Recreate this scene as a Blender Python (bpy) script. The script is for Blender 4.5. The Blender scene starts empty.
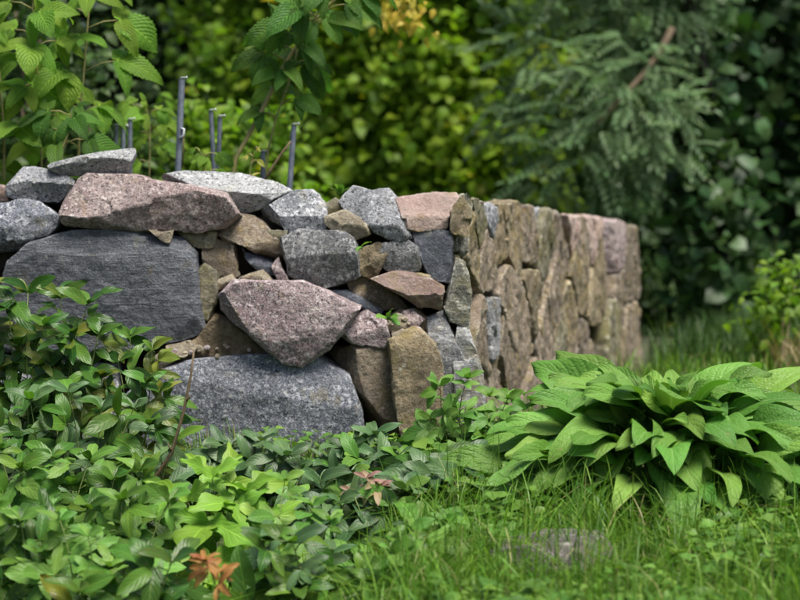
import bpy, bmesh, math, random
import numpy as np
from mathutils import Vector, Matrix, Quaternion

R = math.radians
S = bpy.context.scene
COL = S.collection
rnd = random.Random(7)
rng = np.random.RandomState(11)

# ------------------------------------------------------------------ camera, sky, sun, exposure
F = 2100.0            # focal length in pixels of the 800 px wide photograph
HZ = 263.0            # row of the horizon
CH = 0.72             # camera height
cd = bpy.data.cameras.new('camera')
cam = bpy.data.objects.new('camera', cd); COL.objects.link(cam)
cam.location = (0, 0, CH); cam.rotation_euler = (R(90), 0, 0)
cd.sensor_width = 36.0; cd.lens = F / 800 * 36.0
cd.shift_y = -(300 - HZ) / 800
cd.clip_end = 800; cd.clip_start = 0.05
cd.dof.use_dof = True; cd.dof.focus_distance = 7.6; cd.dof.aperture_fstop = 2.7
S.camera = cam

SUN_EL, SUN_AZ = 66.0, 140.0      # azimuth the light comes from, clockwise from +Y (behind right of the camera)
w = bpy.data.worlds.new('World'); S.world = w; w.use_nodes = True
nt = w.node_tree; nt.nodes.clear()
sky = nt.nodes.new('ShaderNodeTexSky'); sky.sky_type = 'NISHITA'; sky.sun_disc = False
sky.sun_elevation = R(SUN_EL); sky.sun_rotation = R(SUN_AZ)
sky.dust_density = 3.0; sky.ozone_density = 1.0; sky.air_density = 1.0
bg = nt.nodes.new('ShaderNodeBackground'); bg.inputs[1].default_value = 0.058
wo = nt.nodes.new('ShaderNodeOutputWorld')
nt.links.new(sky.outputs[0], bg.inputs[0]); nt.links.new(bg.outputs[0], wo.inputs[0])
sl = bpy.data.lights.new('sun', 'SUN'); sl.energy = 3.2; sl.angle = R(28); sl.color = (1, 0.96, 0.88)
sun = bpy.data.objects.new('sun', sl); COL.objects.link(sun)
_d = Vector((math.sin(R(SUN_AZ)) * math.cos(R(SUN_EL)), math.cos(R(SUN_AZ)) * math.cos(R(SUN_EL)), math.sin(R(SUN_EL))))
sun.rotation_euler = (-_d).to_track_quat('-Z', 'Y').to_euler(); sun.location = (-4, -3, 9)
S.view_settings.view_transform = 'Standard'; S.view_settings.look = 'None'
S.view_settings.gamma = 1.0; S.view_settings.use_curve_mapping = False
S.view_settings.exposure = 1.26
S.cycles.max_bounces = 8; S.cycles.transparent_max_bounces = 8
S.cycles.use_denoising = True


# ------------------------------------------------------------------ helpers
def W(px, py, Y):
    """where the line of sight through a pixel of the photograph meets the distance Y"""
    return Vector(((px - 400) / F * Y, Y, CH + (HZ - py) / F * Y))

def gz(x, y):
    z = -0.075 * (8.8 - y) if y < 8.8 else 0.0
    z = max(z, -0.5)
    a = min(1, max(0, (0.15 - x) / 0.5)); b = min(1, max(0, (8.35 - y) / 0.9)); z -= 0.34 * a * a * (3 - 2 * a) * b * b * (3 - 2 * b)   # the shrubs stand in a shallow hollow
    return z + 0.015 * math.sin(x * 2.3 + 1) * math.sin(y * 1.9) + 0.008 * math.sin(x * 7.1) * math.cos(y * 5.3)

def link(o, parent=None):
    COL.objects.link(o)
    if parent is not None: o.parent = parent
    return o

def tag(o, label=None, cat=None, group=None, kind=None):
    if label: o['label'] = label
    if cat: o['category'] = cat
    if group: o['group'] = group
    if kind: o['kind'] = kind
    return o

def empty(name, loc, label, cat, group=None):
    o = bpy.data.objects.new(name, None); o.location = loc; o.empty_display_size = 0.1
    COL.objects.link(o); return tag(o, label, cat, group)

def mesh_np(name, V, Fc, mat, smooth=True, uv=None, tint=None):
    """V (n,3); Fc list of arrays of faces, each (m,k)"""
    me = bpy.data.meshes.new(name)
    V = np.asarray(V, np.float32)
    loops = np.concatenate([f.ravel() for f in Fc]).astype(np.int32)
    starts, tot, off = [], [], 0
    for f in Fc:
        m, k = f.shape
        starts.append(off + np.arange(m) * k); off += m * k
    starts = np.concatenate(starts).astype(np.int32)
    me.vertices.add(len(V)); me.vertices.foreach_set('co', V.ravel())
    me.loops.add(len(loops)); me.loops.foreach_set('vertex_index', loops)
    me.polygons.add(len(starts)); me.polygons.foreach_set('loop_start', starts)
    me.update(calc_edges=True)
    if smooth: me.polygons.foreach_set('use_smooth', np.ones(len(starts), bool))
    if uv is not None:
        l = me.uv_layers.new(name='UVMap'); l.data.foreach_set('uv', np.asarray(uv, np.float32)[loops].ravel())
    if tint is not None:
        a = me.attributes.new('tint', 'FLOAT', 'POINT'); a.data.foreach_set('value', np.asarray(tint, np.float32))
    me.materials.append(mat); me.validate(); me.update()
    return me

def tube_np(pts, radii, n=6):
    pts = [Vector(p) for p in pts]; V = []; ref = Vector((0.3, 1, 0.2)).normalized()
    for i, p in enumerate(pts):
        t = (pts[min(i + 1, len(pts) - 1)] - pts[max(i - 1, 0)]).normalized()
        a = t.cross(ref)
        if a.length < 1e-3: a = t.cross(Vector((1, 0, 0)))
        a.normalize(); b = t.cross(a)
        for k in range(n):
            th = 2 * math.pi * k / n
            V.append(p + (a * math.cos(th) + b * math.sin(th)) * radii[i])
    m = len(pts); Q = []
    for i in range(m - 1):
        for k in range(n):
            Q.append((i * n + k, i * n + (k + 1) % n, (i + 1) * n + (k + 1) % n, (i + 1) * n + k))
    V.append(pts[0]); V.append(pts[-1])
    T = [(m * n, (k + 1) % n, k) for k in range(n)] + [(m * n + 1, (m - 1) * n + k, (m - 1) * n + (k + 1) % n) for k in range(n)]
    return np.array([v[:] for v in V]), np.array(Q), np.array(T)

def join_tubes(list_of):
    V, Q, T, off = [], [], [], 0
    for v, q, t in list_of:
        V.append(v); Q.append(q + off); T.append(t + off); off += len(v)
    return np.concatenate(V), np.concatenate(Q), np.concatenate(T)

def tube_obj(name, pts, radii, mat, parent=None, n=6, extra=()):
    tubes = [tube_np(pts, radii, n)] + [tube_np(p, r, 4) for p, r in extra]
    V, Q, T = join_tubes(tubes)
    return link(bpy.data.objects.new(name, mesh_np(name, V, [Q, T], mat)), parent)

# --- vectorised value noise
_perm = rng.randint(0, 1 << 30, size=4096)
def _h(ix, iy, iz):
    n = (ix * 374761393 + iy * 668265263 + iz * 2147483647 + 1274126177) & 0xffffffff
    n = ((n ^ (n >> 13)) * 1274126177) & 0xffffffff
    return ((n ^ (n >> 16)) & 0xffff) / 65535.0 * 2 - 1
def vnoise(P):
    P = np.asarray(P, np.float64); I = np.floor(P).astype(np.int64); f = P - I; f = f * f * (3 - 2 * f)
    o = 0
    for dx in (0, 1):
        for dy in (0, 1):
            for dz in (0, 1):
                wgt = (f[:, 0] if dx else 1 - f[:, 0]) * (f[:, 1] if dy else 1 - f[:, 1]) * (f[:, 2] if dz else 1 - f[:, 2])
                o = o + wgt * _h(I[:, 0] + dx, I[:, 1] + dy, I[:, 2] + dz)
    return o
def fbm(P, oct=4, gain=0.5):
    a, s, o = 1.0, 1.0, 0
    for i in range(oct):
        o = o + a * vnoise(P * s + 17.3 * i); a *= gain; s *= 2.1
    return o


# ------------------------------------------------------------------ materials
class NT:
    def __init__(s, name):
        s.m = bpy.data.materials.new(name); s.m.use_nodes = True; s.t = s.m.node_tree; s.t.nodes.clear()
        s.out = s.n('ShaderNodeOutputMaterial')
    def n(s, typ, ins=None, **kw):
        x = s.t.nodes.new(typ)
        for k, v in kw.items(): setattr(x, k, v)
        for k, v in (ins or {}).items():
            i = x.inputs[k]
            if hasattr(v, 'is_linked'): s.t.links.new(v, i)
            else: i.default_value = v
        return x
    def math(s, op, a, b=0.0, c=None, clamp=False):
        d = {0: a, 1: b}
        if c is not None: d[2] = c
        return s.n('ShaderNodeMath', d, operation=op, use_clamp=clamp).outputs[0]
    def mix(s, fac, a, b, blend='MIX'):
        x = s.n('ShaderNodeMix', {0: fac, 6: a, 7: b}, data_type='RGBA', blend_type=blend); return x.outputs[2]
    def ramp(s, fac, lo, hi, smooth=True):
        return s.n('ShaderNodeMapRange', {0: fac, 1: lo, 2: hi}, interpolation_type='SMOOTHSTEP' if smooth else 'LINEAR').outputs[0]
    def noise(s, vec, scale, detail=4, rough=0.55, dist=0.0):
        return s.n('ShaderNodeTexNoise', {'Vector': vec, 'Scale': scale, 'Detail': detail, 'Roughness': rough, 'Distortion': dist}).outputs[0]

def c4(c): return (c[0], c[1], c[2], 1)

def stone_mat(name, c1, c2, speck=0.5, light=(0.45, 0.45, 0.46), dark=(0.03, 0.03, 0.035), sscale=70, lichen=0.25,
              lcol=(0.17, 0.13, 0.045), band=0.0, moss=0.15, bump=0.5):
    N = NT(name)
    tc = N.n('ShaderNodeTexCoord').outputs['Object']; oi = N.n('ShaderNodeObjectInfo')
    vec = N.n('ShaderNodeVectorMath', {0: tc, 1: N.n('ShaderNodeCombineXYZ', {0: N.math('MULTIPLY', oi.outputs['Random'], 37), 1: N.math('MULTIPLY', oi.outputs['Random'], 91), 2: 3.0}).outputs[0]}, operation='ADD').outputs[0]
    big = N.noise(vec, 5, 5, 0.6)
    base = N.mix(N.ramp(big, 0.33, 0.67), c4(c1), c4(c2))
    sp1 = N.noise(vec, sscale, 2, 0.6); sp2 = N.noise(vec, sscale * 1.35, 2, 0.65, 0.4)
    patch = N.ramp(N.noise(vec, 11, 3), 0.3, 0.62)
    base = N.mix(N.math('MULTIPLY', N.ramp(sp1, 0.53, 0.62), N.math('MULTIPLY_ADD', patch, speck * 0.6, speck * 0.4)), base, c4(light))
    base = N.mix(N.math('MULTIPLY', N.ramp(sp2, 0.55, 0.63), min(1, speck * 1.15)), base, c4(dark))
    sp3 = N.noise(vec, sscale * 2.6, 3, 0.7); sp4 = N.noise(vec, sscale * 3.1 + 11, 3, 0.7)
    base = N.mix(N.math('MULTIPLY', N.ramp(sp3, 0.54, 0.64), 0.25 + speck * 0.6), base, c4(light))
    base = N.mix(N.math('MULTIPLY', N.ramp(sp4, 0.55, 0.65), 0.25 + speck * 0.5), base, c4(dark))
    if band:
        mp = N.n('ShaderNodeMapping', {0: vec, 2: (0.0, R(-28), 0.0), 3: (9, 9, 60)}).outputs[0]
        bd = N.noise(mp, 1.0, 5, 0.6, 0.6)
        base = N.mix(N.math('MULTIPLY', N.ramp(bd, 0.5, 0.72), band), base, c4(light))
    ln = N.noise(vec, 7.5, 6, 0.65)
    base = N.mix(N.math('MULTIPLY', N.ramp(ln, 0.6 - 0.25 * lichen, 0.7 - 0.2 * lichen), 0.3 + 0.6 * lichen), base, c4(lcol))
    mo = N.noise(vec, 4.2, 6, 0.7)
    base = N.mix(N.math('MULTIPLY', N.ramp(mo, 0.6, 0.72), moss * 2), base, (0.05, 0.06, 0.02, 1))
    # pale crusty lichen dots
    vo = N.n('ShaderNodeTexVoronoi', {'Vector': vec, 'Scale': 22.0, 'Randomness': 1.0})
    dots = N.math('MULTIPLY', N.ramp(vo.outputs['Distance'], 0.22, 0.12), N.ramp(N.noise(vec, 6, 3), 0.55, 0.65))
    base = N.mix(N.math('MULTIPLY', dots, 0.55), base, (0.46, 0.47, 0.42, 1))
    crust = N.math('MULTIPLY', N.ramp(N.noise(vec, 13, 7, 0.72, 0.5), 0.56, 0.63), N.ramp(N.noise(vec, 2.6, 3), 0.45, 0.6))
    base = N.mix(N.math('MULTIPLY', crust, 0.35 + 0.4 * lichen), base, (0.30, 0.29, 0.2, 1))
    ochr = N.math('MULTIPLY', N.ramp(N.noise(vec, 9, 7, 0.75, 0.8), 0.57, 0.66), N.ramp(N.noise(vec, 3.3, 3), 0.5, 0.62))
    base = N.mix(N.math('MULTIPLY', ochr, min(0.75, 0.25 + 0.8 * lichen)), base, (0.27, 0.17, 0.035, 1))
    hv = N.math('MULTIPLY_ADD', oi.outputs['Random'], 0.35, 0.92)
    pt = N.n('ShaderNodeNewGeometry').outputs['Pointiness']                  # fresh pale chips along the broken edges
    base = N.mix(N.math('MULTIPLY', N.math('MULTIPLY', N.ramp(pt, 0.515, 0.56), N.ramp(N.noise(vec, 17, 4), 0.42, 0.6)), 0.55), base, c4([min(0.7, k * 1.25) for k in light]))
    stn = N.ramp(N.noise(N.n('ShaderNodeMapping', {0: vec, 3: (7, 7, 2.2)}).outputs[0], 1.0, 5, 0.62), 0.52, 0.68)   # weathering stains
    base = N.mix(N.math('MULTIPLY', stn, 0.4), base, c4([k * 0.35 + 0.008 for k in c1]))
    base = N.n('ShaderNodeHueSaturation', {'Value': hv, 'Color': base}).outputs[0]
    h1 = N.noise(vec, 30, 9, 0.72); h2 = N.noise(vec, 120, 4, 0.7)
    vc = N.n('ShaderNodeTexVoronoi', {'Vector': N.n('ShaderNodeVectorMath', {0: vec, 1: N.n('ShaderNodeTexNoise', {'Vector': vec, 'Scale': 30.0}).outputs[1]}, operation='MULTIPLY_ADD').outputs[0] if False else vec, 'Scale': 34.0}, feature='F1', distance='CHEBYCHEV').outputs['Distance']
    hh = N.math('MULTIPLY_ADD', h2, 0.4, N.math('MULTIPLY_ADD', vc, 0.35, h1))
    if band: hh = N.math('MULTIPLY_ADD', bd, 0.8, hh)
    bp = N.n('ShaderNodeBump', {'Strength': min(1, bump * 1.5), 'Distance': 0.02, 'Height': hh}).outputs[0]
    p = N.n('ShaderNodeBsdfPrincipled', {'Base Color': base, 'Roughness': 0.78, 'Normal': bp, 'Specular IOR Level': 0.35})
    N.t.links.new(p.outputs[0], N.out.inputs[0]); return N.m

def leaf_mat(name, c, c2, vein=None, nv=7, slope=0.55, rough=0.42, trans=0.3, var=0.35, spot=0.0, spotc=(0.25, 0.16, 0.03), crown=False, bump=0.17, spec=0.25, old=0.0, net=False, oldc=(0.4, 0.3, 0.03)):
    N = NT(name)
    if crown: rv = N.n('ShaderNodeAttribute', attribute_name='tint').outputs['Fac']
    else: rv = N.n('ShaderNodeObjectInfo').outputs['Random']
    base = N.mix(rv, c4(c), c4(c2))
    r2 = N.math('FRACT', N.math('MULTIPLY', rv, 13.37))
    nrm = None
    geo = N.n('ShaderNodeTexCoord').outputs['Object']
    base = N.mix(N.math('MULTIPLY', N.noise(geo, 25, 3), 0.35), base, c4([v * 0.6 for v in c]))
    if not crown:
        uv = N.n('ShaderNodeSeparateXYZ', {0: N.n('ShaderNodeTexCoord').outputs['UV']})
        u, v = uv.outputs[0], uv.outputs[1]
        a = N.math('ABSOLUTE', N.math('SUBTRACT', u, 0.5))
        fr = N.math('FRACT', N.math('MULTIPLY', N.math('SUBTRACT', v, N.math('MULTIPLY', a, slope)), nv))
        tri = N.math('ABSOLUTE', N.math('SUBTRACT', fr, 0.5))          # 0.5 at the vein
        side = N.ramp(tri, 0.45, 0.5); mid = N.ramp(a, 0.035, 0.008)
        vm = N.math('MAXIMUM', N.math('MULTIPLY', side, 0.4), mid)
        base = N.mix(N.math('MULTIPLY', vm, 0.4), base, c4(vein or [min(1, k * 1.9) for k in c2]))
        hgt = N.math('ADD', N.math('MULTIPLY', N.ramp(tri, 0.5, 0.2), 1.0), N.math('MULTIPLY', N.noise(uv.inputs[0].links[0].from_socket, 30, 3), 0.3))
        hgt = N.math('SUBTRACT', hgt, N.math('MULTIPLY', mid, 0.8))
        if net: hgt = N.math('ADD', N.math('MULTIPLY', hgt, 0.5), N.math('MULTIPLY', N.n('ShaderNodeTexVoronoi', {'Vector': N.n('ShaderNodeMapping', {0: N.n('ShaderNodeTexCoord').outputs['UV'], 3: (9, 22, 1)}).outputs[0], 'Scale': 1.0}, feature='DISTANCE_TO_EDGE').outputs['Distance'], 1.4))
        nrm = N.n('ShaderNodeBump', {'Strength': bump, 'Distance': 0.006, 'Height': hgt}).outputs[0]
    if spot:
        sm = N.ramp(N.noise(geo, 14, 5, 0.6), 0.66 - 0.1 * spot, 0.72 - 0.1 * spot)
        base = N.mix(N.math('MULTIPLY', sm, 0.8), base, c4(spotc))
    if old:
        base = N.mix(N.math('MULTIPLY', N.ramp(r2, 1.0 - old, 1.02 - old), 0.85), base, c4(oldc))
    hs = N.n('ShaderNodeHueSaturation', {'Hue': N.math('MULTIPLY_ADD', r2, 0.03, 0.485), 'Value': N.math('MULTIPLY_ADD', N.math('FRACT', N.math('MULTIPLY', rv, 7.7)), var, 1 - var * 0.5), 'Color': base}).outputs[0]
    d = {'Base Color': hs, 'Roughness': rough, 'Specular IOR Level': spec}
    if nrm is not None: d['Normal'] = nrm
    p = N.n('ShaderNodeBsdfPrincipled', d)
    tcol = N.mix(1.0, hs, (1.0, 1.15, 0.45, 1), 'MULTIPLY')
    tr = N.n('ShaderNodeBsdfTranslucent', {0: tcol})
    mx = N.n('ShaderNodeMixShader', {0: trans, 1: p.outputs[0], 2: tr.outputs[0]})
    N.t.links.new(mx.outputs[0], N.out.inputs[0]); return N.m

def plain_mat(name, c, c2, scale=20, rough=0.8, metal=0.0, bump=0.3, dist=0.01, detail=6):
    N = NT(name); tc = N.n('ShaderNodeTexCoord').outputs['Object']
    base = N.mix(N.ramp(N.noise(tc, scale, detail, 0.65), 0.3, 0.7), c4(c), c4(c2))
    bp = N.n('ShaderNodeBump', {'Strength': bump, 'Distance': dist, 'Height': N.noise(tc, scale * 3, 6, 0.6)}).outputs[0]
    p = N.n('ShaderNodeBsdfPrincipled', {'Base Color': base, 'Roughness': rough, 'Metallic': metal, 'Normal': bp})
    N.t.links.new(p.outputs[0], N.out.inputs[0]); return N.m

M = {}
M['gneiss'] = stone_mat('dark_grey_gneiss', (0.085, 0.093, 0.112), (0.14, 0.15, 0.17), 0.4, (0.33, 0.345, 0.375), (0.035, 0.037, 0.045), 85, 0.05, band=0.45, moss=0.04, bump=0.65)
M['bluespeck'] = stone_mat('blue_grey_speckled_granite', (0.09, 0.10, 0.125), (0.17, 0.18, 0.21), 0.75, (0.46, 0.47, 0.50), (0.03, 0.033, 0.04), 62, 0.12, moss=0.1)
M['grey'] = stone_mat('mid_grey_granite', (0.15, 0.16, 0.175), (0.25, 0.255, 0.27), 0.85, (0.55, 0.55, 0.57), (0.035, 0.037, 0.043), 58, 0.1, moss=0.05)
M['white'] = stone_mat('pale_speckled_granite', (0.22, 0.23, 0.235), (0.34, 0.345, 0.345), 0.8, (0.58, 0.58, 0.58), (0.05, 0.052, 0.055), 58, 0.08, moss=0.05)
M['darkspeck'] = stone_mat('dark_speckled_granite', (0.08, 0.085, 0.09), (0.15, 0.15, 0.155), 0.8, (0.42, 0.42, 0.42), (0.02, 0.02, 0.022), 58, 0.2, (0.11, 0.1, 0.055), moss=0.2)
M['pink'] = stone_mat('pink_granite', (0.19, 0.13, 0.125), (0.31, 0.245, 0.235), 0.8, (0.54, 0.46, 0.44), (0.05, 0.04, 0.043), 58, 0.1, (0.22, 0.17, 0.08), moss=0.06)
M['mauve'] = stone_mat('mauve_granite', (0.19, 0.135, 0.14), (0.32, 0.25, 0.25), 0.8, (0.52, 0.46, 0.46), (0.045, 0.036, 0.042), 62, 0.06, moss=0.04)
M['cap'] = stone_mat('salmon_capstone', (0.27, 0.185, 0.16), (0.37, 0.285, 0.25), 0.2, (0.52, 0.45, 0.4), (0.13, 0.08, 0.06), 60, 0.25, (0.28, 0.19, 0.07), moss=0.05)
M['brown'] = stone_mat('brown_sandstone', (0.115, 0.088, 0.062), (0.23, 0.18, 0.128), 0.45, (0.38, 0.34, 0.28), (0.04, 0.032, 0.028), 55, 0.42, moss=0.3)
M['reddish'] = stone_mat('reddish_brown_stone', (0.14, 0.09, 0.075), (0.23, 0.165, 0.145), 0.25, (0.36, 0.3, 0.27), (0.06, 0.04, 0.035), 70, 0.3, moss=0.1)
M['tan'] = stone_mat('tan_stone', (0.15, 0.125, 0.09), (0.25, 0.215, 0.16), 0.25, (0.48, 0.42, 0.3), (0.1, 0.075, 0.05), 60, 0.3, moss=0.1)
M['ochre'] = stone_mat('ochre_lichened_stone', (0.13, 0.1, 0.06), (0.26, 0.2, 0.12), 0.45, (0.4, 0.36, 0.26), (0.05, 0.042, 0.03), 60, 0.5, (0.18, 0.14, 0.045), moss=0.3)
M['olive'] = stone_mat('mossy_olive_stone', (0.12, 0.108, 0.07), (0.22, 0.195, 0.125), 0.35, (0.36, 0.35, 0.28), (0.04, 0.04, 0.03), 60, 0.6, (0.12, 0.11, 0.03), moss=0.4)
M['slate'] = stone_mat('blue_slate', (0.06, 0.068, 0.085), (0.1, 0.11, 0.135), 0.2, (0.3, 0.32, 0.35), (0.025, 0.026, 0.03), 60, 0.05, moss=0.03)
M['streak'] = stone_mat('white_streaked_grey_stone', (0.12, 0.125, 0.135), (0.24, 0.24, 0.245), 0.45, (0.55, 0.55, 0.54), (0.04, 0.04, 0.04), 45, 0.35, (0.2, 0.16, 0.07), band=0.35, moss=0.15)
M['streakmoss'] = stone_mat('mossy_streaked_stone', (0.09, 0.09, 0.075), (0.2, 0.19, 0.15), 0.45, (0.5, 0.49, 0.43), (0.035, 0.035, 0.03), 45, 0.5, (0.13, 0.115, 0.04), band=0.25, moss=0.4)
M['rock'] = stone_mat('weathered_brown_rock', (0.07, 0.06, 0.055), (0.14, 0.122, 0.11), 0.5, (0.34, 0.31, 0.29), (0.03, 0.027, 0.027), 60, 0.3, moss=0.3)
M['earth'] = plain_mat('dark_earth', (0.022, 0.017, 0.012), (0.05, 0.04, 0.028), 14, 0.95, bump=0.8, dist=0.02)
M['sand'] = plain_mat('sandy_mortar', (0.13, 0.095, 0.055), (0.26, 0.2, 0.125), 45, 0.95, bump=1.0, dist=0.012)
M['mortar'] = plain_mat('old_mortar', (0.045, 0.037, 0.028), (0.1, 0.085, 0.06), 12, 0.95, bump=0.9, dist=0.02)
M['stake'] = plain_mat('blue_grey_metal', (0.10, 0.118, 0.155), (0.18, 0.205, 0.25), 30, 0.5, 0.3, 0.2, 0.002)
M['galv'] = plain_mat('pale_galvanised_metal', (0.42, 0.44, 0.46), (0.55, 0.56, 0.57), 60, 0.45, 0.5, 0.1, 0.001)
M['stem_g'] = plain_mat('green_stem', (0.10, 0.16, 0.035), (0.16, 0.2, 0.05), 40, 0.6)
M['stem_b'] = plain_mat('brown_stem', (0.09, 0.06, 0.03), (0.16, 0.115, 0.06), 60, 0.75)
M['cane'] = plain_mat('raspberry_cane', (0.17, 0.17, 0.05), (0.26, 0.22, 0.085), 25, 0.6)
M['bark'] = plain_mat('dark_bark', (0.012, 0.011, 0.009), (0.03, 0.026, 0.021), 18, 0.95, bump=0.9, dist=0.03)
M['bark_l'] = plain_mat('light_brown_bark', (0.13, 0.09, 0.055), (0.2, 0.15, 0.095), 25, 0.85)
# leaves
M['l_comfrey'] = leaf_mat('comfrey_leaf', (0.08, 0.2, 0.028), (0.18, 0.335, 0.058), (0.26, 0.4, 0.14), 7, 0.7, 0.5, 0.3, 0.45, bump=0.48, spot=0.12, spotc=(0.2, 0.2, 0.05), net=True)
M['l_rasp'] = leaf_mat('raspberry_leaf', (0.13, 0.27, 0.028), (0.28, 0.46, 0.055), None, 9, 0.8, 0.5, 0.5, 0.4, bump=0.9)
M['l_raspd'] = leaf_mat('dark_raspberry_leaf', (0.06, 0.15, 0.024), (0.15, 0.3, 0.042), None, 9, 0.8, 0.45, 0.5, 0.4, bump=0.9)
M['l_glossy'] = leaf_mat('glossy_green_leaf', (0.03, 0.088, 0.016), (0.085, 0.185, 0.028), None, 6, 0.7, 0.3, 0.28, 0.7, spot=0.25, spotc=(0.3, 0.16, 0.02), old=0.015)
M['l_warm'] = leaf_mat('warm_green_leaf', (0.075, 0.15, 0.025), (0.18, 0.2, 0.03), None, 6, 0.7, 0.35, 0.3, 0.4, spot=0.6, spotc=(0.3, 0.12, 0.03), old=0.02, oldc=(0.3, 0.25, 0.04))
M['l_blue'] = leaf_mat('grey_green_leaf', (0.045, 0.10, 0.035), (0.10, 0.18, 0.065), None, 6, 0.7, 0.42, 0.22, 0.6, spec=0.32, spot=0.15)
M['l_mid'] = leaf_mat('mid_green_leaf', (0.035, 0.098, 0.014), (0.105, 0.21, 0.026), None, 6, 0.7, 0.35, 0.3, 0.7, spot=0.2)
M['l_bright'] = leaf_mat('bright_lime_leaf', (0.15, 0.31, 0.03), (0.22, 0.38, 0.05), None, 6, 0.7, 0.45, 0.35, 0.25)
M['l_fresh'] = leaf_mat('fresh_green_leaf', (0.10, 0.225, 0.035), (0.17, 0.32, 0.06), None, 6, 0.7, 0.45, 0.35, 0.35)
M['l_orange'] = leaf_mat('orange_autumn_leaf', (0.3, 0.12, 0.04), (0.36, 0.19, 0.05), (0.5, 0.3, 0.12), 6, 0.7, 0.5, 0.3, 0.3, spot=0.5, spotc=(0.3, 0.07, 0.05))
M['l_pink'] = leaf_mat('pink_flushed_leaf', (0.28, 0.15, 0.13), (0.26, 0.24, 0.10), (0.45, 0.3, 0.2), 6, 0.7, 0.45, 0.25, 0.3, spot=0.5, spotc=(0.16, 0.18, 0.06))
M['l_yellow'] = leaf_mat('yellowed_leaf', (0.24, 0.25, 0.035), (0.32, 0.3, 0.05), None, 6, 0.7, 0.5, 0.35, 0.3)
M['c_hazel'] = leaf_mat('hazel_foliage', (0.09, 0.185, 0.016), (0.22, 0.36, 0.026), rough=0.5, trans=0.5, var=0.5, crown=True, old=0.02, oldc=(0.4, 0.33, 0.02))
M['c_hazely'] = leaf_mat('yellowing_hazel_foliage', (0.13, 0.245, 0.016), (0.30, 0.43, 0.026), rough=0.5, trans=0.5, var=0.45, crown=True, old=0.025, oldc=(0.5, 0.36, 0.02))
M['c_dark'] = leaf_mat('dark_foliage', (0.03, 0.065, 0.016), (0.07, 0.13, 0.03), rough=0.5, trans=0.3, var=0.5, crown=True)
M['c_ash'] = leaf_mat('silvery_ash_foliage', (0.075, 0.145, 0.058), (0.165, 0.25, 0.11), rough=0.45, trans=0.3, var=0.45, crown=True)
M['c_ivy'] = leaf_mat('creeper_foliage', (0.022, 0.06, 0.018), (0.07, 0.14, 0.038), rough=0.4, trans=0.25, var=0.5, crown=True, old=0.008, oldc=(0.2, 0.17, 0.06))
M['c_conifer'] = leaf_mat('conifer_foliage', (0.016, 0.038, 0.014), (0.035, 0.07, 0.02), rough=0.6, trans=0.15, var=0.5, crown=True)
M['c_grass'] = leaf_mat('grass_blades', (0.055, 0.15, 0.015), (0.18, 0.33, 0.036), rough=0.45, trans=0.35, var=0.45, crown=True, old=0.06, oldc=(0.34, 0.28, 0.13))
M['c_dry'] = leaf_mat('dry_grass_blades', (0.25, 0.2, 0.1), (0.36, 0.3, 0.17), rough=0.7, trans=0.3, var=0.4, crown=True)
M['c_weed'] = leaf_mat('low_weed_leaves', (0.06, 0.145, 0.022), (0.16, 0.28, 0.045), rough=0.45, trans=0.3, var=0.4, crown=True)
M['c_yellow'] = leaf_mat('yellow_leaf_cluster', (0.4, 0.31, 0.03), (0.52, 0.42, 0.06), rough=0.5, trans=0.35, var=0.4, crown=True)

def ground_mat():
    N = NT('soil_and_moss'); tc = N.n('ShaderNodeTexCoord').outputs['Object']
    a = N.ramp(N.noise(tc, 3, 6), 0.35, 0.65)
    base = N.mix(a, (0.03, 0.028, 0.014, 1), (0.04, 0.06, 0.016, 1))
    base = N.mix(N.ramp(N.noise(tc, 60, 4), 0.5, 0.7), base, (0.075, 0.09, 0.03, 1))
    bp = N.n('ShaderNodeBump', {'Strength': 0.8, 'Distance': 0.03, 'Height': N.noise(tc, 30, 6)}).outputs[0]
    p = N.n('ShaderNodeBsdfPrincipled', {'Base Color': base, 'Roughness': 0.95, 'Normal': bp})
    N.t.links.new(p.outputs[0], N.out.inputs[0]); return N.m
M['ground'] = ground_mat()


# ------------------------------------------------------------------ ground
def sheet(name, xs, ys, zf, mat):
    V = np.array([(x, y, zf(x, y)) for y in ys for x in xs]); nx = len(xs)
    Q = np.array([(j * nx + i, j * nx + i + 1, (j + 1) * nx + i + 1, (j + 1) * nx + i) for j in range(len(ys) - 1) for i in range(nx - 1)])
    o = link(bpy.data.objects.new(name, mesh_np(name, V, [Q], mat))); o['kind'] = 'structure'; return o
gx = list(np.concatenate([[-400, -150, -60, -25, -12], np.arange(-7, 7.01, 0.2), [12, 25, 60, 150, 400]]))
gy = list(np.concatenate([[-60, -20, -6], np.arange(-2, 18.01, 0.2), [22, 30, 45, 80, 150, 400]]))
sheet('ground', gx, gy, gz, M['ground'])

# ------------------------------------------------------------------ the dry stone wall
C0 = Vector((0.208, 8.50, 0)); C1 = Vector((1.65, 14.3, 0))       # foot of the receding face: corner and far end
WD = (C1 - C0).normalized(); WLEN = (C1 - C0).length
WN = Vector((WD.y, -WD.x, 0))                                     # out of the receding face
wall = empty('dry_stone_wall', (C0.x - 0.3, C0.y + 0.3, 0), 'grey and pink rubble stone garden wall turning a corner behind the comfrey', 'wall')

def front_plane(py):   # the front face leans back a little
    z = CH + (HZ - py) / F * 8.5
    return 8.46 + 0.10 * max(0, z)

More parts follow.
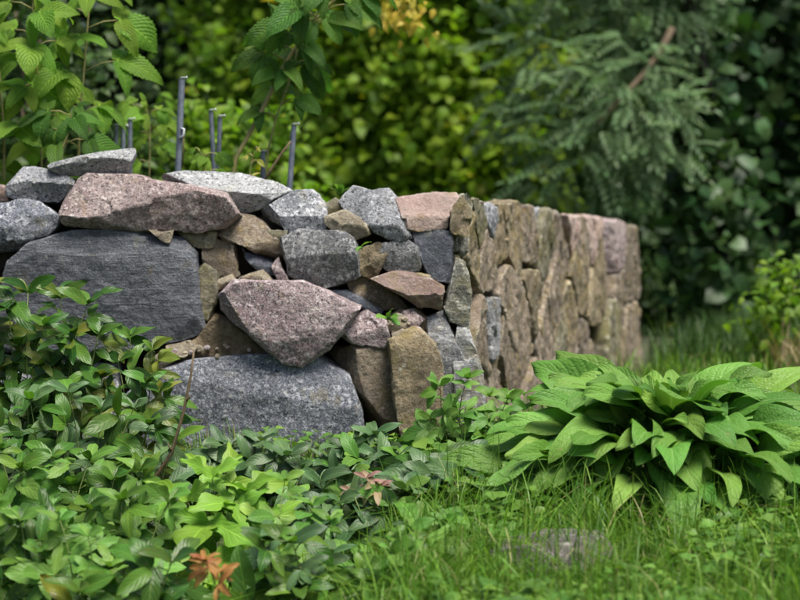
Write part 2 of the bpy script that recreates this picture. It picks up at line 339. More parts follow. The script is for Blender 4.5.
pending = []
def stone(poly3, back, cuts, mat, voxel, rough=0.012, facet=0.1, name='stone'):
    """poly3: outline (front), list of Vector; back: vector to the rear; cuts: (point, normal) planes to shear off"""
    c = sum(poly3, Vector()) / len(poly3)
    bm = bmesh.new()
    rings = []
    for sc, t in ((1.0, 0.0), (1.0, 0.45), (0.72, 1.0)):
        rings.append([bm.verts.new((p - c) * sc + back * t) for p in poly3])
    n = len(poly3)
    for a, b in zip(rings[:-1], rings[1:]):
        for i in range(n): bm.faces.new((a[i], a[(i + 1) % n], b[(i + 1) % n], b[i]))
    bm.faces.new(rings[0][::-1]); bm.faces.new(rings[-1])
    for p, nn in cuts:
        r = bmesh.ops.bisect_plane(bm, geom=bm.verts[:] + bm.edges[:] + bm.faces[:], plane_co=p - c, plane_no=nn, clear_outer=True)
        ed = [e for e in r['geom_cut'] if isinstance(e, bmesh.types.BMEdge)]
        if ed:
            bmesh.ops.edgenet_fill(bm, edges=ed)
    bmesh.ops.triangulate(bm, faces=bm.faces[:])
    bmesh.ops.recalc_face_normals(bm, faces=bm.faces[:])
    me = bpy.data.meshes.new(name); bm.to_mesh(me); bm.free(); me.materials.append(mat)
    o = link(bpy.data.objects.new(name, me)); o.location = c
    m = o.modifiers.new('r', 'REMESH'); m.mode = 'VOXEL'; m.voxel_size = voxel
    pending.append((o, rough, facet, mat)); return o

def finish_stones():
    dg = bpy.context.evaluated_depsgraph_get(); dg.update()
    new = []
    for o, rough, facet, mat in pending:
        me = bpy.data.meshes.new_from_object(o.evaluated_get(dg))
        new.append(me)
    for (o, rough, facet, mat), me in zip(pending, new):
        chop = 0.6 if facet == 0.06 else 1.0
        o.modifiers.clear(); old = o.data; o.data = me; bpy.data.meshes.remove(old); me.name = 'stone'
        n = len(me.vertices)
        if n:
            co = np.empty(n * 3, np.float32); me.vertices.foreach_get('co', co); co = co.reshape(-1, 3).astype(np.float64)
            no = np.empty(n * 3, np.float32); me.vertices.foreach_get('normal', no); no = no.reshape(-1, 3)
            off = np.array(o.location) * 3.1
            ext = co.max(0) - co.min(0); size = float(np.sort(ext)[1])
            for j in range(15):                                   # whole flats split off
                nv_ = rng.normal(0, 1, 3); nv_[1] -= 0.5; nv_ /= np.linalg.norm(nv_)
                d = co @ nv_; d = d - (d.max() - size * rng.uniform(.008, .04) * chop); m_ = d > 0
                co[m_] -= nv_[None] * d[m_, None]
            for j in range(int(14 + 160 * min(0.5, size))):          # smaller flakes
                v0 = rng.randint(0, n); rl = rng.uniform(.03, .1) * min(1, size / .4)
                nv_ = no[v0] + rng.normal(0, .3, 3) * facet * 6; nv_ /= np.linalg.norm(nv_)
                near = ((co - co[v0]) ** 2).sum(1) < rl * rl * 4
                d = (co - co[v0]) @ nv_ + rng.uniform(.0, .006) * min(1, size / .2); m_ = near & (d > 0)
                if not m_.any() or d[m_].max() > (min(.013, .08 * size) if facet >= .06 else .005): continue
                co[m_] -= nv_[None] * d[m_, None]
            disp = rough * (fbm(co * 8 + off, 3, 0.5) * 0.3 + fbm(co * 26 + off, 4, 0.6) * 0.22)
            co2 = co + no * disp[:, None]
            me.vertices.foreach_set('co', co2.astype(np.float32).ravel())
            me.polygons.foreach_set('use_smooth', np.ones(len(me.polygons), bool))
            me.update(); me.set_sharp_from_angle(angle=R(34))
        if not me.materials: me.materials.append(mat)
        o.parent = wall; o.location = o.location - wall.location

def front_stone(mat, pts, dy=0.0, th=0.32, ridge=0.5, top=20, bot=12, tx=0.0, bev=0.022, voxel=0.0068, rough=0.012, facet=0.12):
    """pts: outline in the photograph, on the plane of the front face + dy (towards the camera negative)"""
    xs = [p[0] for p in pts]; ys = [p[1] for p in pts]
    Y = front_plane((min(ys) + max(ys)) / 2) + dy
    mx, my = sum(xs) / len(xs), sum(ys) / len(ys); gx_ = 1 + 1.6 / max(8, (max(xs) - min(xs)) / 2); gy_ = 1 + 1.6 / max(6, (max(ys) - min(ys)) / 2)
    P = [W(mx + (x - mx) * gx_, my + (y - my) * gy_, Y) for x, y in pts][::-1]
    zmin = min(p.z for p in P); zmax = max(p.z for p in P); xmin = min(p.x for p in P); xmax = max(p.x for p in P)
    zr = zmin + ridge * (zmax - zmin); c = sum(P, Vector()) / len(P)
    cuts = []
    if tx: a = R(tx); pv = Vector((xmin if tx > 0 else xmax, Y, c.z)); cuts.append((pv, Vector((math.sin(a), -math.cos(a), 0))))
    if top: cuts.append((Vector((c.x, Y + 0.004, zr)), Vector((0.12 * rnd.uniform(-1, 1), -math.cos(R(top)), math.sin(R(top))))))
    if bot: cuts.append((Vector((c.x, Y + 0.004, zr)), Vector((0.12 * rnd.uniform(-1, 1), -math.cos(R(bot)), -math.sin(R(bot))))))
    n = len(P)
    for i in range(n):                                  # chip the front edges
        a, b = P[i], P[(i + 1) % n]; e = b - a
        if e.length < 0.02: continue
        m = (a + b) / 2; nr = Vector((e.z, 0, -e.x)).normalized()
        if nr.dot(m - c) < 0: nr = -nr
        an = R(rnd.uniform(35, 75)); ins = bev * rnd.uniform(0.1, 1.0)
        cuts.append((m - nr * ins + Vector((0, 0.0, 0)), (nr * math.sin(an) + Vector((0, -math.cos(an), 0))).normalized()))
    # only keep chips that leave a convex part standing (planes that pass through the centre are dropped)
    good = []
    for p, nn in cuts:
        if (c + Vector((0, 0.06, 0)) - p).dot(nn) < -0.004: good.append((p, nn))
    return stone(P, Vector((0, th, 0.0)), good, M[mat], voxel, rough, facet)

# the big stones of the front face
front_stone('gneiss', [(0, 280), (6, 262), (30, 243), (69, 231), (114, 229), (150, 232), (180, 238), (196, 253), (198, 290), (204, 327), (192, 337), (150, 347), (60, 356), (-6, 352)], -0.04, 0.4, 0.75, 14, 6, bev=0.02, facet=0.035)
front_stone('bluespeck', [(120, 400), (150, 372), (196, 360), (264, 355), (320, 357), (346, 370), (361, 410), (363, 440), (358, 480), (120, 482)], -0.06, 0.42, 0.7, 16, 5, bev=0.035, facet=0.05)
front_stone('mauve', [(218, 296), (233, 281), (260, 282), (302, 281), (330, 294), (361, 307), (348, 324), (328, 350), (301, 367), (279, 363), (256, 345), (248, 333), (230, 322), (219, 310)], -0.13, 0.4, 0.30, 42, 18, bev=0.012, facet=0.05)
front_stone('pink', [(57, 217), (64, 197), (81, 172), (99, 173), (126, 174), (150, 177), (186, 183), (222, 190), (239, 216), (222, 226), (195, 232), (168, 229), (129, 230), (99, 227), (64, 225)], -0.10, 0.38, 0.45, 28, 22, bev=0.016)
front_stone('white', [(152, 176), (168, 170), (200, 171), (239, 173), (272, 181), (293, 190), (272, 199), (262, 211), (238, 216), (222, 205), (185, 195)], 0.05, 0.4, 0.55, 52, 35, bev=0.006, voxel=0.008)
front_stone('grey', [(259, 209), (293, 190), (314, 190), (325, 205), (327, 233), (308, 232), (287, 233), (282, 226), (260, 216)], 0.0, 0.3, 0.4, 30, 15, bev=0.014)
front_stone('white', [(46, 164), (90, 154), (131, 147), (133, 154), (123, 174), (105, 175), (75, 176), (55, 173)], -0.02, 0.34, 0.62, 60, 38, bev=0.004, voxel=0.007, rough=0.008)
front_stone('grey', [(3, 187), (20, 168), (39, 167), (60, 174), (73, 180), (71, 191), (58, 202), (42, 201), (21, 200), (10, 201), (4, 195)], 0.0, 0.3, 0.5, 35, 25, bev=0.012)
front_stone('reddish', [(-45, 184), (2, 186), (11, 198), (12, 206), (-45, 208)], 0.03, 0.3)
front_stone('bluespeck', [(-28, 206), (22, 200), (39, 202), (58, 217), (58, 227), (48, 235), (30, 239), (12, 249), (-28, 256)], -0.03, 0.3, 0.6, 22, 15, bev=0.015)
front_stone('brown', [(211, 230), (233, 213), (257, 216), (281, 241), (284, 260), (260, 257), (245, 246), (218, 238)], 0.0, 0.3, 0.35, 28, 20, bev=0.01)
front_stone('darkspeck', [(279, 239), (299, 230), (344, 232), (356, 241), (360, 275), (332, 288), (317, 289), (290, 277), (284, 257)], -0.06, 0.32, 0.6, 18, 18, bev=0.014)
front_stone('slate', [(238, 247), (275, 262), (280, 274), (264, 275), (247, 261)], 0.03, 0.2, 0.4, 30, 10, bev=0.006)
front_stone('brown', [(202, 248), (218, 238), (234, 245), (239, 275), (230, 279), (221, 278), (204, 265)], 0.02, 0.25, 0.7, 35, 8, bev=0.01)
front_stone('olive', [(196, 272), (203, 262), (217, 274), (215, 300), (208, 321), (198, 318), (196, 290)], -0.01, 0.25, 0.6, 10, 5, bev=0.012)
front_stone('tan', [(238, 277), (260, 269), (273, 281), (269, 288), (245, 285)], -0.02, 0.2, 0.5, 30, 15, bev=0.008, voxel=0.006)
front_stone('tan', [(214, 282), (230, 275), (234, 281), (219, 289)], 0.0, 0.15, 0.5, 30, 15, bev=0.006, voxel=0.006)
front_stone('brown', [(345, 280), (368, 277), (395, 292), (408, 308), (380, 309), (354, 297)], 0.02, 0.28, 0.5, 25, 15, bev=0.008)
front_stone('reddish', [(366, 279), (392, 271), (422, 275), (447, 287), (440, 311), (420, 307), (397, 293)], -0.07, 0.3, 0.45, 30, 25, bev=0.008)
front_stone('ochre', [(357, 251), (377, 242), (388, 250), (384, 262), (378, 276), (365, 278), (357, 269)], -0.01, 0.22, 0.5, 15, 12, bev=0.012, voxel=0.007)
front_stone('tan', [(324, 217), (344, 210), (365, 221), (371, 232), (356, 241), (332, 233), (324, 226)], -0.02, 0.25, 0.6, 30, 18, bev=0.008, voxel=0.007)
front_stone('grey', [(338, 201), (353, 185), (372, 190), (388, 187), (398, 198), (407, 222), (411, 237), (396, 241), (374, 232), (362, 220), (344, 211)], -0.03, 0.34, 0.3, 30, 20, bev=0.012)
front_stone('olive', [(321, 206), (335, 198), (345, 205), (346, 212), (328, 217)], 0.05, 0.2, bev=0.006)
front_stone('darkspeck', [(381, 244), (405, 238), (417, 248), (421, 270), (411, 274), (392, 273), (382, 265)], -0.01, 0.26, 0.6, 16, 10, bev=0.01)
front_stone('cap', [(395, 198), (424, 192), (461, 193), (458, 204), (449, 216), (447, 227), (411, 232), (405, 222)], -0.03, 0.4, 0.28, 40, 15, 12, bev=0.008)
front_stone('slate', [(410, 234), (452, 230), (453, 265), (449, 285), (427, 276), (419, 265), (415, 246)], 0.0, 0.3, 0.6, 10, 8, 10, bev=0.01)
# the corner, turning into the receding face
front_stone('streak', [(424, 320), (447, 311), (465, 345), (472, 378), (464, 410), (442, 416), (431, 360)], 0.0, 0.5, 0.75, 14, 4, 58, bev=0.012)
front_stone('ochre', [(389, 341), (415, 326), (436, 345), (442, 368), (440, 440), (424, 452), (405, 455), (394, 400)], -0.08, 0.45, 0.8, 16, 3, 44, bev=0.012)
front_stone('brown', [(326, 353), (352, 346), (389, 347), (397, 400), (403, 470), (366, 475), (364, 420), (350, 380)], -0.03, 0.4, 0.8, 14, 4, 12, bev=0.014)
front_stone('ochre', [(451, 207), (463, 195), (474, 214), (467, 237), (452, 233)], -0.015, 0.4, 0.6, 14, 5, 48, bev=0.008)
front_stone('streakmoss', [(449, 283), (455, 258), (466, 262), (471, 292), (468, 331), (452, 324), (444, 305)], -0.02, 0.4, 0.5, 10, 6, 42, bev=0.008)
front_stone('streak', [(456, 326), (470, 330), (482, 372), (486, 425), (458, 432), (454, 380)], 0.0, 0.4, 0.8, 10, 3, 50, bev=0.01)
# back row of the same course, seen only through the gaps
for pl in ([(20, 190), (70, 184), (110, 190), (112, 240), (18, 240)], [(112, 192), (170, 188), (205, 194), (206, 240), (112, 240)], [(206, 200), (250, 196), (300, 204), (302, 250), (206, 250)], [(302, 206), (345, 204), (392, 208), (392, 255), (302, 255)]):
    front_stone('brown', pl, 0.30, 0.25, voxel=0.012)
# packing stones
front_stone('tan', [(146, 364), (168, 345), (192, 342), (198, 348), (168, 367), (149, 374)], -0.06, 0.2, 0.5, 35, 20, bev=0.006, voxel=0.006)
front_stone('mauve', [(348, 323), (365, 310), (387, 322), (392, 337), (384, 350), (350, 343), (340, 335)], -0.05, 0.3, 0.5, 30, 12, bev=0.01)
front_stone('tan', [(147, 231), (172, 231), (168, 243), (156, 239)], -0.07, 0.12, bev=0.004, voxel=0.005)
front_stone('slate', [(320, 290), (348, 291), (382, 309), (378, 316), (345, 304)], 0.0, 0.25, bev=0.006)
front_stone('pink', [(271, 266), (278, 257), (289, 283), (280, 284)], -0.03, 0.15, bev=0.004, voxel=0.006)
front_stone('olive', [(176, 232), (217, 232), (212, 247), (195, 247)], 0.0, 0.2, bev=0.008)
front_stone('olive', [(268, 230), (289, 231), (282, 242), (272, 240)], 0.02, 0.15, bev=0.004, voxel=0.006)
front_stone('tan', [(386, 325), (396, 314), (408, 318), (406, 330), (394, 334)], -0.05, 0.15, bev=0.006, voxel=0.006)
front_stone('pink', [(402, 313), (415, 309), (424, 320), (414, 330), (404, 326)], -0.04, 0.15, bev=0.006, voxel=0.006)
front_stone('tan', [(392, 334), (404, 330), (410, 338), (398, 345)], -0.07, 0.12, bev=0.005, voxel=0.005)
front_stone('ochre', [(416, 274), (430, 276), (428, 288), (418, 286)], -0.02, 0.12, bev=0.005, voxel=0.006)
front_stone('brown', [(150, 352), (175, 340), (200, 333), (222, 316), (246, 338), (280, 366), (200, 368)], 0.04, 0.2, 0.6, 40, 5, bev=0.01)
for k in range(34):       # grit and pebbles in the sandy joints
    if k < 20: x, y = rnd.uniform(170, 262), 0; y = 358 - max(0, 34 - abs(x - 213) * 0.62) * rnd.uniform(0, 0.9)
    else: x, y = rnd.uniform(384, 424), rnd.uniform(312, 345)
    r = rnd.uniform(1.2, 3.2)
    pl = [(x + r * rnd.uniform(.7, 1.4) * math.cos(t), y + r * rnd.uniform(.6, 1.1) * math.sin(t)) for t in (0, 1.1, 2.2, 3.4, 4.4, 5.4)]
    front_stone(rnd.choice(['tan', 'brown', 'mauve', 'tan']), pl, -0.09 + 0.04 if k >= 20 else -0.015 - 0.0015 * max(0, y - 330), 0.04, bev=0.002, voxel=0.004, rough=0.003, facet=0.05)

def clip_half(poly, p, n):
    out = []
    for i in range(len(poly)):
        a, b = poly[i], poly[(i + 1) % len(poly)]
        da = (a[0] - p[0]) * n[0] + (a[1] - p[1]) * n[1]; db = (b[0] - p[0]) * n[0] + (b[1] - p[1]) * n[1]
        if da <= 0: out.append(a)
        if (da < 0 < db) or (db < 0 < da):
            t = da / (da - db); out.append((a[0] + t * (b[0] - a[0]), a[1] + t * (b[1] - a[1])))
    return out

def voronoi(seeds, box, gap):
    res = []
    for i, s in enumerate(seeds):
        poly = list(box)
        for j, q in enumerate(seeds):
            if j == i: continue
            d = (q[0] - s[0], q[1] - s[1]); L = math.hypot(*d)
            n = (d[0] / L, d[1] / L); m = ((s[0] + q[0]) / 2 - n[0] * gap, (s[1] + q[1]) / 2 - n[1] * gap)
            poly = clip_half(poly, m, n)
            if len(poly) < 3: break
        res.append(poly)
    return res

# receding face: seeds read off the photograph, put on the plane of the wall
def on_wall(px, py):
    t = (px - 400) / F
    sp = (t * C0.y - C0.x) / ((C1.x - C0.x) - t * (C1.y - C0.y))
    Y = C0.y + sp * (C1.y - C0.y)
    return sp * WLEN, CH + (HZ - py) / F * Y
zs = 3.077
SEED = [(185, 120, 'streak'), (222, 130, 'streakmoss'), (262, 130, 'olive'), (172, 215, 'streakmoss'), (240, 215, 'ochre'), (175, 320, 'olive'), (222, 420, 'streak'), (200, 540, 'streak'), (250, 540, 'brown'), (170, 640, 'ochre'), (240, 660, 'brown'),
        (290, 290, 'brown'), (330, 190, 'ochre'), (305, 105, 'grey'), (375, 130, 'ochre'), (340, 420, 'brown'), (425, 400, 'ochre'), 
        (425, 190, 'brown'), (462, 230, 'olive'), (480, 400, 'brown'), (520, 230, 'brown'), (560, 330, 'ochre'), (575, 210, 'brown'), (625, 300, 'ochre'),
        (540, 470, 'ochre'), (610, 430, 'ochre'), (690, 220, 'pink'), (692, 400, 'brown'), (712, 320, 'brown'), (712, 500, 'brown'), (690, 560, 'ochre'), (440, 510, 'brown'), (390, 560, 'brown'),
        (500, 560, 'olive'), (320, 560, 'brown'), (560, 580, 'brown'), (445, 120, 'grey'), (540, 140, 'cap'), (612, 170, 'cap'), (655, 230, 'cap'),
        (610, 540, 'brown'), (655, 560, 'olive'), (290, 480, 'streak'), (300, 660, 'brown'), (400, 680, 'brown'), (500, 670, 'olive'), (600, 640, 'brown')]
sd = [on_wall(400 + a / zs, 170 + b / zs) for a, b, _ in SEED]
polys = voronoi([(s, z * 1.0) for s, z in sd], [(0.17, -0.15), (WLEN, -0.15), (WLEN, 0.97), (4.2, 1.0), (2.8, 0.985), (1.6, 1.02), (0.9, 0.985), (0.42, 1.02), (0.17, 1.0)], 0.008)
for poly, (a, b, mt) in zip(polys, SEED):
    if len(poly) < 3: continue
    out = rnd.uniform(-0.014, 0.014)
    # shake and break the straight sides so that the joints wander
    pp = []
    for i in range(len(poly)):
        p, q = poly[i], poly[(i + 1) % len(poly)]
        L = math.hypot(q[0] - p[0], q[1] - p[1]); k = max(1, int(L / 0.16))
        for j in range(k):
            t = j / k; x = p[0] + t * (q[0] - p[0]); z = p[1] + t * (q[1] - p[1])
            if j: x += rnd.uniform(-0.012, 0.01); z += rnd.uniform(-0.012, 0.012)
            pp.append((x, z))
    P = [C0 + WD * s + WN * (out + 0.02 - 0.045 * z) + Vector((0, 0, z)) for s, z in pp]
    c = sum(P, Vector()) / len(P); cuts = []
    for i in range(len(P)):
        aa, bb = P[i], P[(i + 1) % len(P)]; e = bb - aa
        if e.length < 0.03: continue
        nr = e.cross(WN).normalized(); m = (aa + bb) / 2
        if nr.dot(m - c) < 0: nr = -nr
        an = R(rnd.uniform(35, 78)); ins = rnd.uniform(-0.004, 0.007)
        pc = (m - nr * ins, (nr * math.sin(an) + WN * math.cos(an)).normalized())
        if (c - WN * 0.06 - pc[0]).dot(pc[1]) < -0.004: cuts.append(pc)
    tl = Vector((rnd.uniform(-.02, .02), rnd.uniform(-.03, .03), rnd.uniform(-.04, .06)))
    cuts.append((c - WN * 0.003, (WN + tl).normalized()))
    P2 = P if (P[1] - P[0]).cross(P[2] - P[1]).dot(WN) > 0 else P[::-1]
    stone(P2, -WN * (0.28 if min(q[0] for q in pp) > 0.3 else 0.07), cuts, M[mt], 0.0105, 0.028, 0.06)

# wall going on to the left, outside the picture
sd2 = [(-40, 300), (-60, 220), (-110, 260), (-95, 340), (-130, 200), (-170, 300), (-45, 400), (20, 400), (90, 420), (-150, 400), (-190, 220), (-30, 460), (60, 470)]
for poly, s in zip(voronoi(sd2, [(-230, 188), (-52, 190), (-46, 206), (-30, 212), (-30, 258), (-8, 270), (-8, 358), (116, 366), (116, 490), (-230, 490)][::1], 2.0), sd2):
    if len(poly) > 2: front_stone(rnd.choice(['grey', 'brown', 'mauve', 'bluespeck', 'darkspeck']), poly, rnd.uniform(-.04, .03), bev=0.02, voxel=0.014)
finish_stones()

# rubble and earth inside the wall
def prism_obj(name, foot, z0, z1, mat, parent, dz=None):
    n = len(foot); bm = bmesh.new()
    lo = [bm.verts.new((x, y, z0)) for x, y in foot]; hi = [bm.verts.new((x, y, z1)) for x, y in foot]
    for i in range(n): bm.faces.new((lo[i], lo[(i + 1) % n], hi[(i + 1) % n], hi[i]))
    bm.faces.new(hi); bm.faces.new(lo[::-1]); bmesh.ops.recalc_face_normals(bm, faces=bm.faces[:])
    me = bpy.data.meshes.new(name); bm.to_mesh(me); bm.free(); me.materials.append(mat)
    o = link(bpy.data.objects.new(name, me), parent)
    if parent: o.location = -parent.location
    return o
prism_obj('rubble_core', [(-2.6, 8.68), (0.1, 8.68), (0.1, 9.1), (-2.6, 9.1)], -0.2, 0.91, M['earth'], wall)
a0, a1 = C0 - WN * 0.1 + WD * 0.25, C1 - WN * 0.1 - WD * 0.3
b0, b1 = C0 - WN * 0.46 + WD * 0.25, C1 - WN * 0.46 - WD * 0.3
prism_obj('mortar_core', [(a0.x, a0.y), (a1.x, a1.y), (b1.x, b1.y), (b0.x, b0.y)], -0.2, 0.90, M['mortar'], wall)

# sandy filling above the lowest boulder
def lump(name, pts, Y, th, mat, parent):
    bm = bmesh.new(); P = [W(x, y, Y) for x, y in pts]; c = sum(P, Vector()) / len(P)
    a = [bm.verts.new(p - c + Vector((0, 0, 0))) for p in P]; b = [bm.verts.new(p - c + Vector((0, th, 0.02))) for p in P]; n = len(P)
    for i in range(n): bm.faces.new((a[i], a[(i + 1) % n], b[(i + 1) % n], b[i]))
    bm.faces.new(a[::-1]); bm.faces.new(b); bmesh.ops.recalc_face_normals(bm, faces=bm.faces[:]); bmesh.ops.triangulate(bm, faces=bm.faces[:])
    bmesh.ops.subdivide_edges(bm, edges=bm.edges[:], cuts=5, use_grid_fill=True)
    for v in bm.verts:
        q = np.array([v.co[:]]) ; k = float(fbm(q * 22 + 3, 4)[0]); v.co += Vector((0.2, -1, 0.5)) * 0.014 * k
    me = bpy.data.meshes.new(name); bm.to_mesh(me); bm.free(); me.materials.append(mat)
    me.polygons.foreach_set('use_smooth', np.ones(len(me.polygons), bool))
    o = link(bpy.data.objects.new(name, me), parent); o.location = c - parent.location; return o
lump('sandy_mortar', [(160, 364), (176, 350), (196, 338), (212, 318), (230, 322), (250, 338), (276, 362), (220, 370)], 8.5, 0.15, M['sand'], wall)
lump('sandy_mortar', [(384, 320), (400, 309), (420, 312), (436, 330), (420, 352), (396, 352), (386, 340)], 8.53, 0.2, M['sand'], wall)

# raised bed behind the wall
def bedz(x, y): return 0.80 + 0.03 * math.sin(3 * x + y) + 0.02 * math.sin(7 * y)
bed_rows = np.arange(9.05, 14.2, 0.3)
bv, bq = [], []
for j, y in enumerate(bed_rows):
    xr = C0.x + (y - C0.y) * (WD.x / WD.y) - 0.47
    for i in range(16):
        x = -3.5 + (xr + 3.5) * i / 15; bv.append((x, y, bedz(x, y)))
for j in range(len(bed_rows) - 1):
    for i in range(15): bq.append((j * 16 + i, j * 16 + i + 1, (j + 1) * 16 + i + 1, (j + 1) * 16 + i))
bedo = link(bpy.data.objects.new('garden_bed', mesh_np('garden_bed', bv, [np.array(bq)], M['earth']))); bedo['kind'] = 'structure'


# ------------------------------------------------------------------ leaves
def prof_ovate(t): return (t ** 0.55) * ((1 - t) ** 0.75) * 1.75
def prof_lance(t): return math.sin(math.pi * min(1, t ** 0.8)) ** 0.8
def prof_comf(t): return max(0.0, (min(1, t / 0.28) ** 0.7) * (1 - t) ** 0.62 * 1.22) if t > 0.02 else 0.12
def prof_obov(t): return (t ** 0.9) * ((1 - t) ** 0.5) * 1.9
def prof_lobe(t): return prof_ovate(t) * (0.85 + 0.35 * math.sin(t * 13 + 0.6))
def prof_heart(t): return (t ** 0.4) * ((1 - t) ** 0.85) * 1.75

def leaf_mesh(name, L, Wd, prof, mat, nrow=10, ncol=4, fold=0.25, bend=0.6, wav=0.1, serr=0.0, pet=0.03, twist=0.0, ph=0.0, pleat=0.0):
    V, UV, Q, T = [], [], [], []
    y = z = 0.0; ds = L / nrow
    nc = ncol + 1
    for i in range(nrow + 1):
        t = i / nrow; th = 0.25 * bend - bend * (t ** 1.3)
        if i: y += math.cos(th) * ds; z += math.sin(th) * ds
        hw = Wd / 2 * max(0.0, prof(min(t, 1.0)))
        if t >= 1: hw = 0.0005
        if i == 0: hw = max(hw, 0.002)
        hw *= 1 + serr * (1 if i % 2 else -1)
        nrm = Vector((0, -math.sin(th), math.cos(th))); tw = twist * t
        for k in range(nc):
            u = -1 + 2 * k / ncol
            lift = abs(u) * hw * math.sin(fold) * (1 - 0.5 * abs(u)) + wav * Wd * u * u * math.sin(ph + t * 9 + (1.2 if u > 0 else 0)) + pleat * Wd * math.cos(t * 2 * math.pi * 8) * abs(u) * (1 - abs(u)) * 2
            x = u * hw * math.cos(fold * 0.7)
            lift += x * math.sin(tw)
            V.append(Vector((x, y, z)) + nrm * lift); UV.append((0.5 + 0.5 * u, t))
    for i in range(nrow):
        for k in range(ncol):
            a = i * nc + k; Q.append((a, a + 1, a + nc + 1, a + nc))
    if pet:
        r = max(0.0012, Wd * 0.022); b0 = len(V)
        for (yy, zz) in ((-pet, -pet * 0.15), (0.12 * L, -r * 0.3 + 0.25 * bend * 0.12 * L)):
            for th in (0.5, 2.6, 4.7):
                V.append(Vector((r * math.cos(th), yy, zz + r * math.sin(th)))); UV.append((0.5, 0.5))
        for k in range(3): Q.append((b0 + k, b0 + (k + 1) % 3, b0 + 3 + (k + 1) % 3, b0 + 3 + k))
    return mesh_np(name, [v[:] for v in V], [np.array(Q)], mat, uv=UV)

KIT = {}
def kit(key, n, mat, **kw):
    out = []
    for i in range(n):
        k = dict(kw); j = lambda a: rnd.uniform(1 - a, 1 + a)
        k['Wd'] = kw['Wd'] * j(0.22); k['bend'] = kw.get('bend', 0.6) * j(0.5); k['fold'] = kw.get('fold', 0.25) * j(0.6)
        k['wav'] = kw.get('wav', 0.05) * j(0.5); k['twist'] = rnd.uniform(-0.6, 0.6); k['ph'] = rnd.uniform(0, 6)
        out.append(leaf_mesh('leaf', mat=M[mat], **k))
    KIT[key] = out
kit('comfrey', 16, 'l_comfrey', L=1, Wd=0.46, prof=prof_comf, nrow=18, ncol=8, bend=1.35, wav=0.085, fold=0.4, pet=0.22, pleat=0.004)
for k, m in (('rasp', 'l_rasp'), ('raspd', 'l_raspd')):
    kit(k, 6, m, L=1, Wd=0.66, prof=prof_heart, nrow=26, ncol=6, bend=0.9, wav=0.04, fold=0.45, serr=0.05, pet=0.12, pleat=0.018)
for k, m in (('glossy', 'l_glossy'), ('warm', 'l_warm'), ('blue', 'l_blue'), ('mid', 'l_mid'), ('orange', 'l_orange'), ('pink', 'l_pink'), ('yellow', 'l_yellow')):
    kit(k, 8, m, L=1, Wd=0.52, prof=prof_ovate, nrow=9, ncol=4, bend=0.8, wav=0.05, fold=0.5, pet=0.1)
kit('bright', 5, 'l_bright', L=1, Wd=0.5, prof=prof_lobe, nrow=14, ncol=4, bend=0.7, wav=0.05, fold=0.4, pet=0.05)
kit('fresh', 5, 'l_fresh', L=1, Wd=0.55, prof=prof_ovate, nrow=13, ncol=4, bend=0.6, wav=0.05, fold=0.35, serr=0.05, pet=0.08)

def put_leaf(parent, key, pos, d, up, size, name='leaf'):
    d = d.normalized(); x = d.cross(up)
    if x.length < 1e-3: x = d.cross(Vector((1, 0, 0)))
    x.normalize(); zc = x.cross(d)
    o = bpy.data.objects.new(name, rnd.choice(KIT[key])); COL.objects.link(o); o.parent = parent
    m = Matrix((x, d, zc)).transposed().to_4x4(); m.translation = pos - parent.location
    o.matrix_basis = m @ Matrix.Diagonal((size * rnd.uniform(.9, 1.12), size, size, 1)); return o

def rv(s=1.0): return Vector((rnd.gauss(0, s), rnd.gauss(0, s), rnd.gauss(0, s)))

def bez(a, b, c, n):
    return [a * (1 - t) ** 2 + b * 2 * t * (1 - t) + c * t * t for t in [i / n for i in range(n + 1)]]

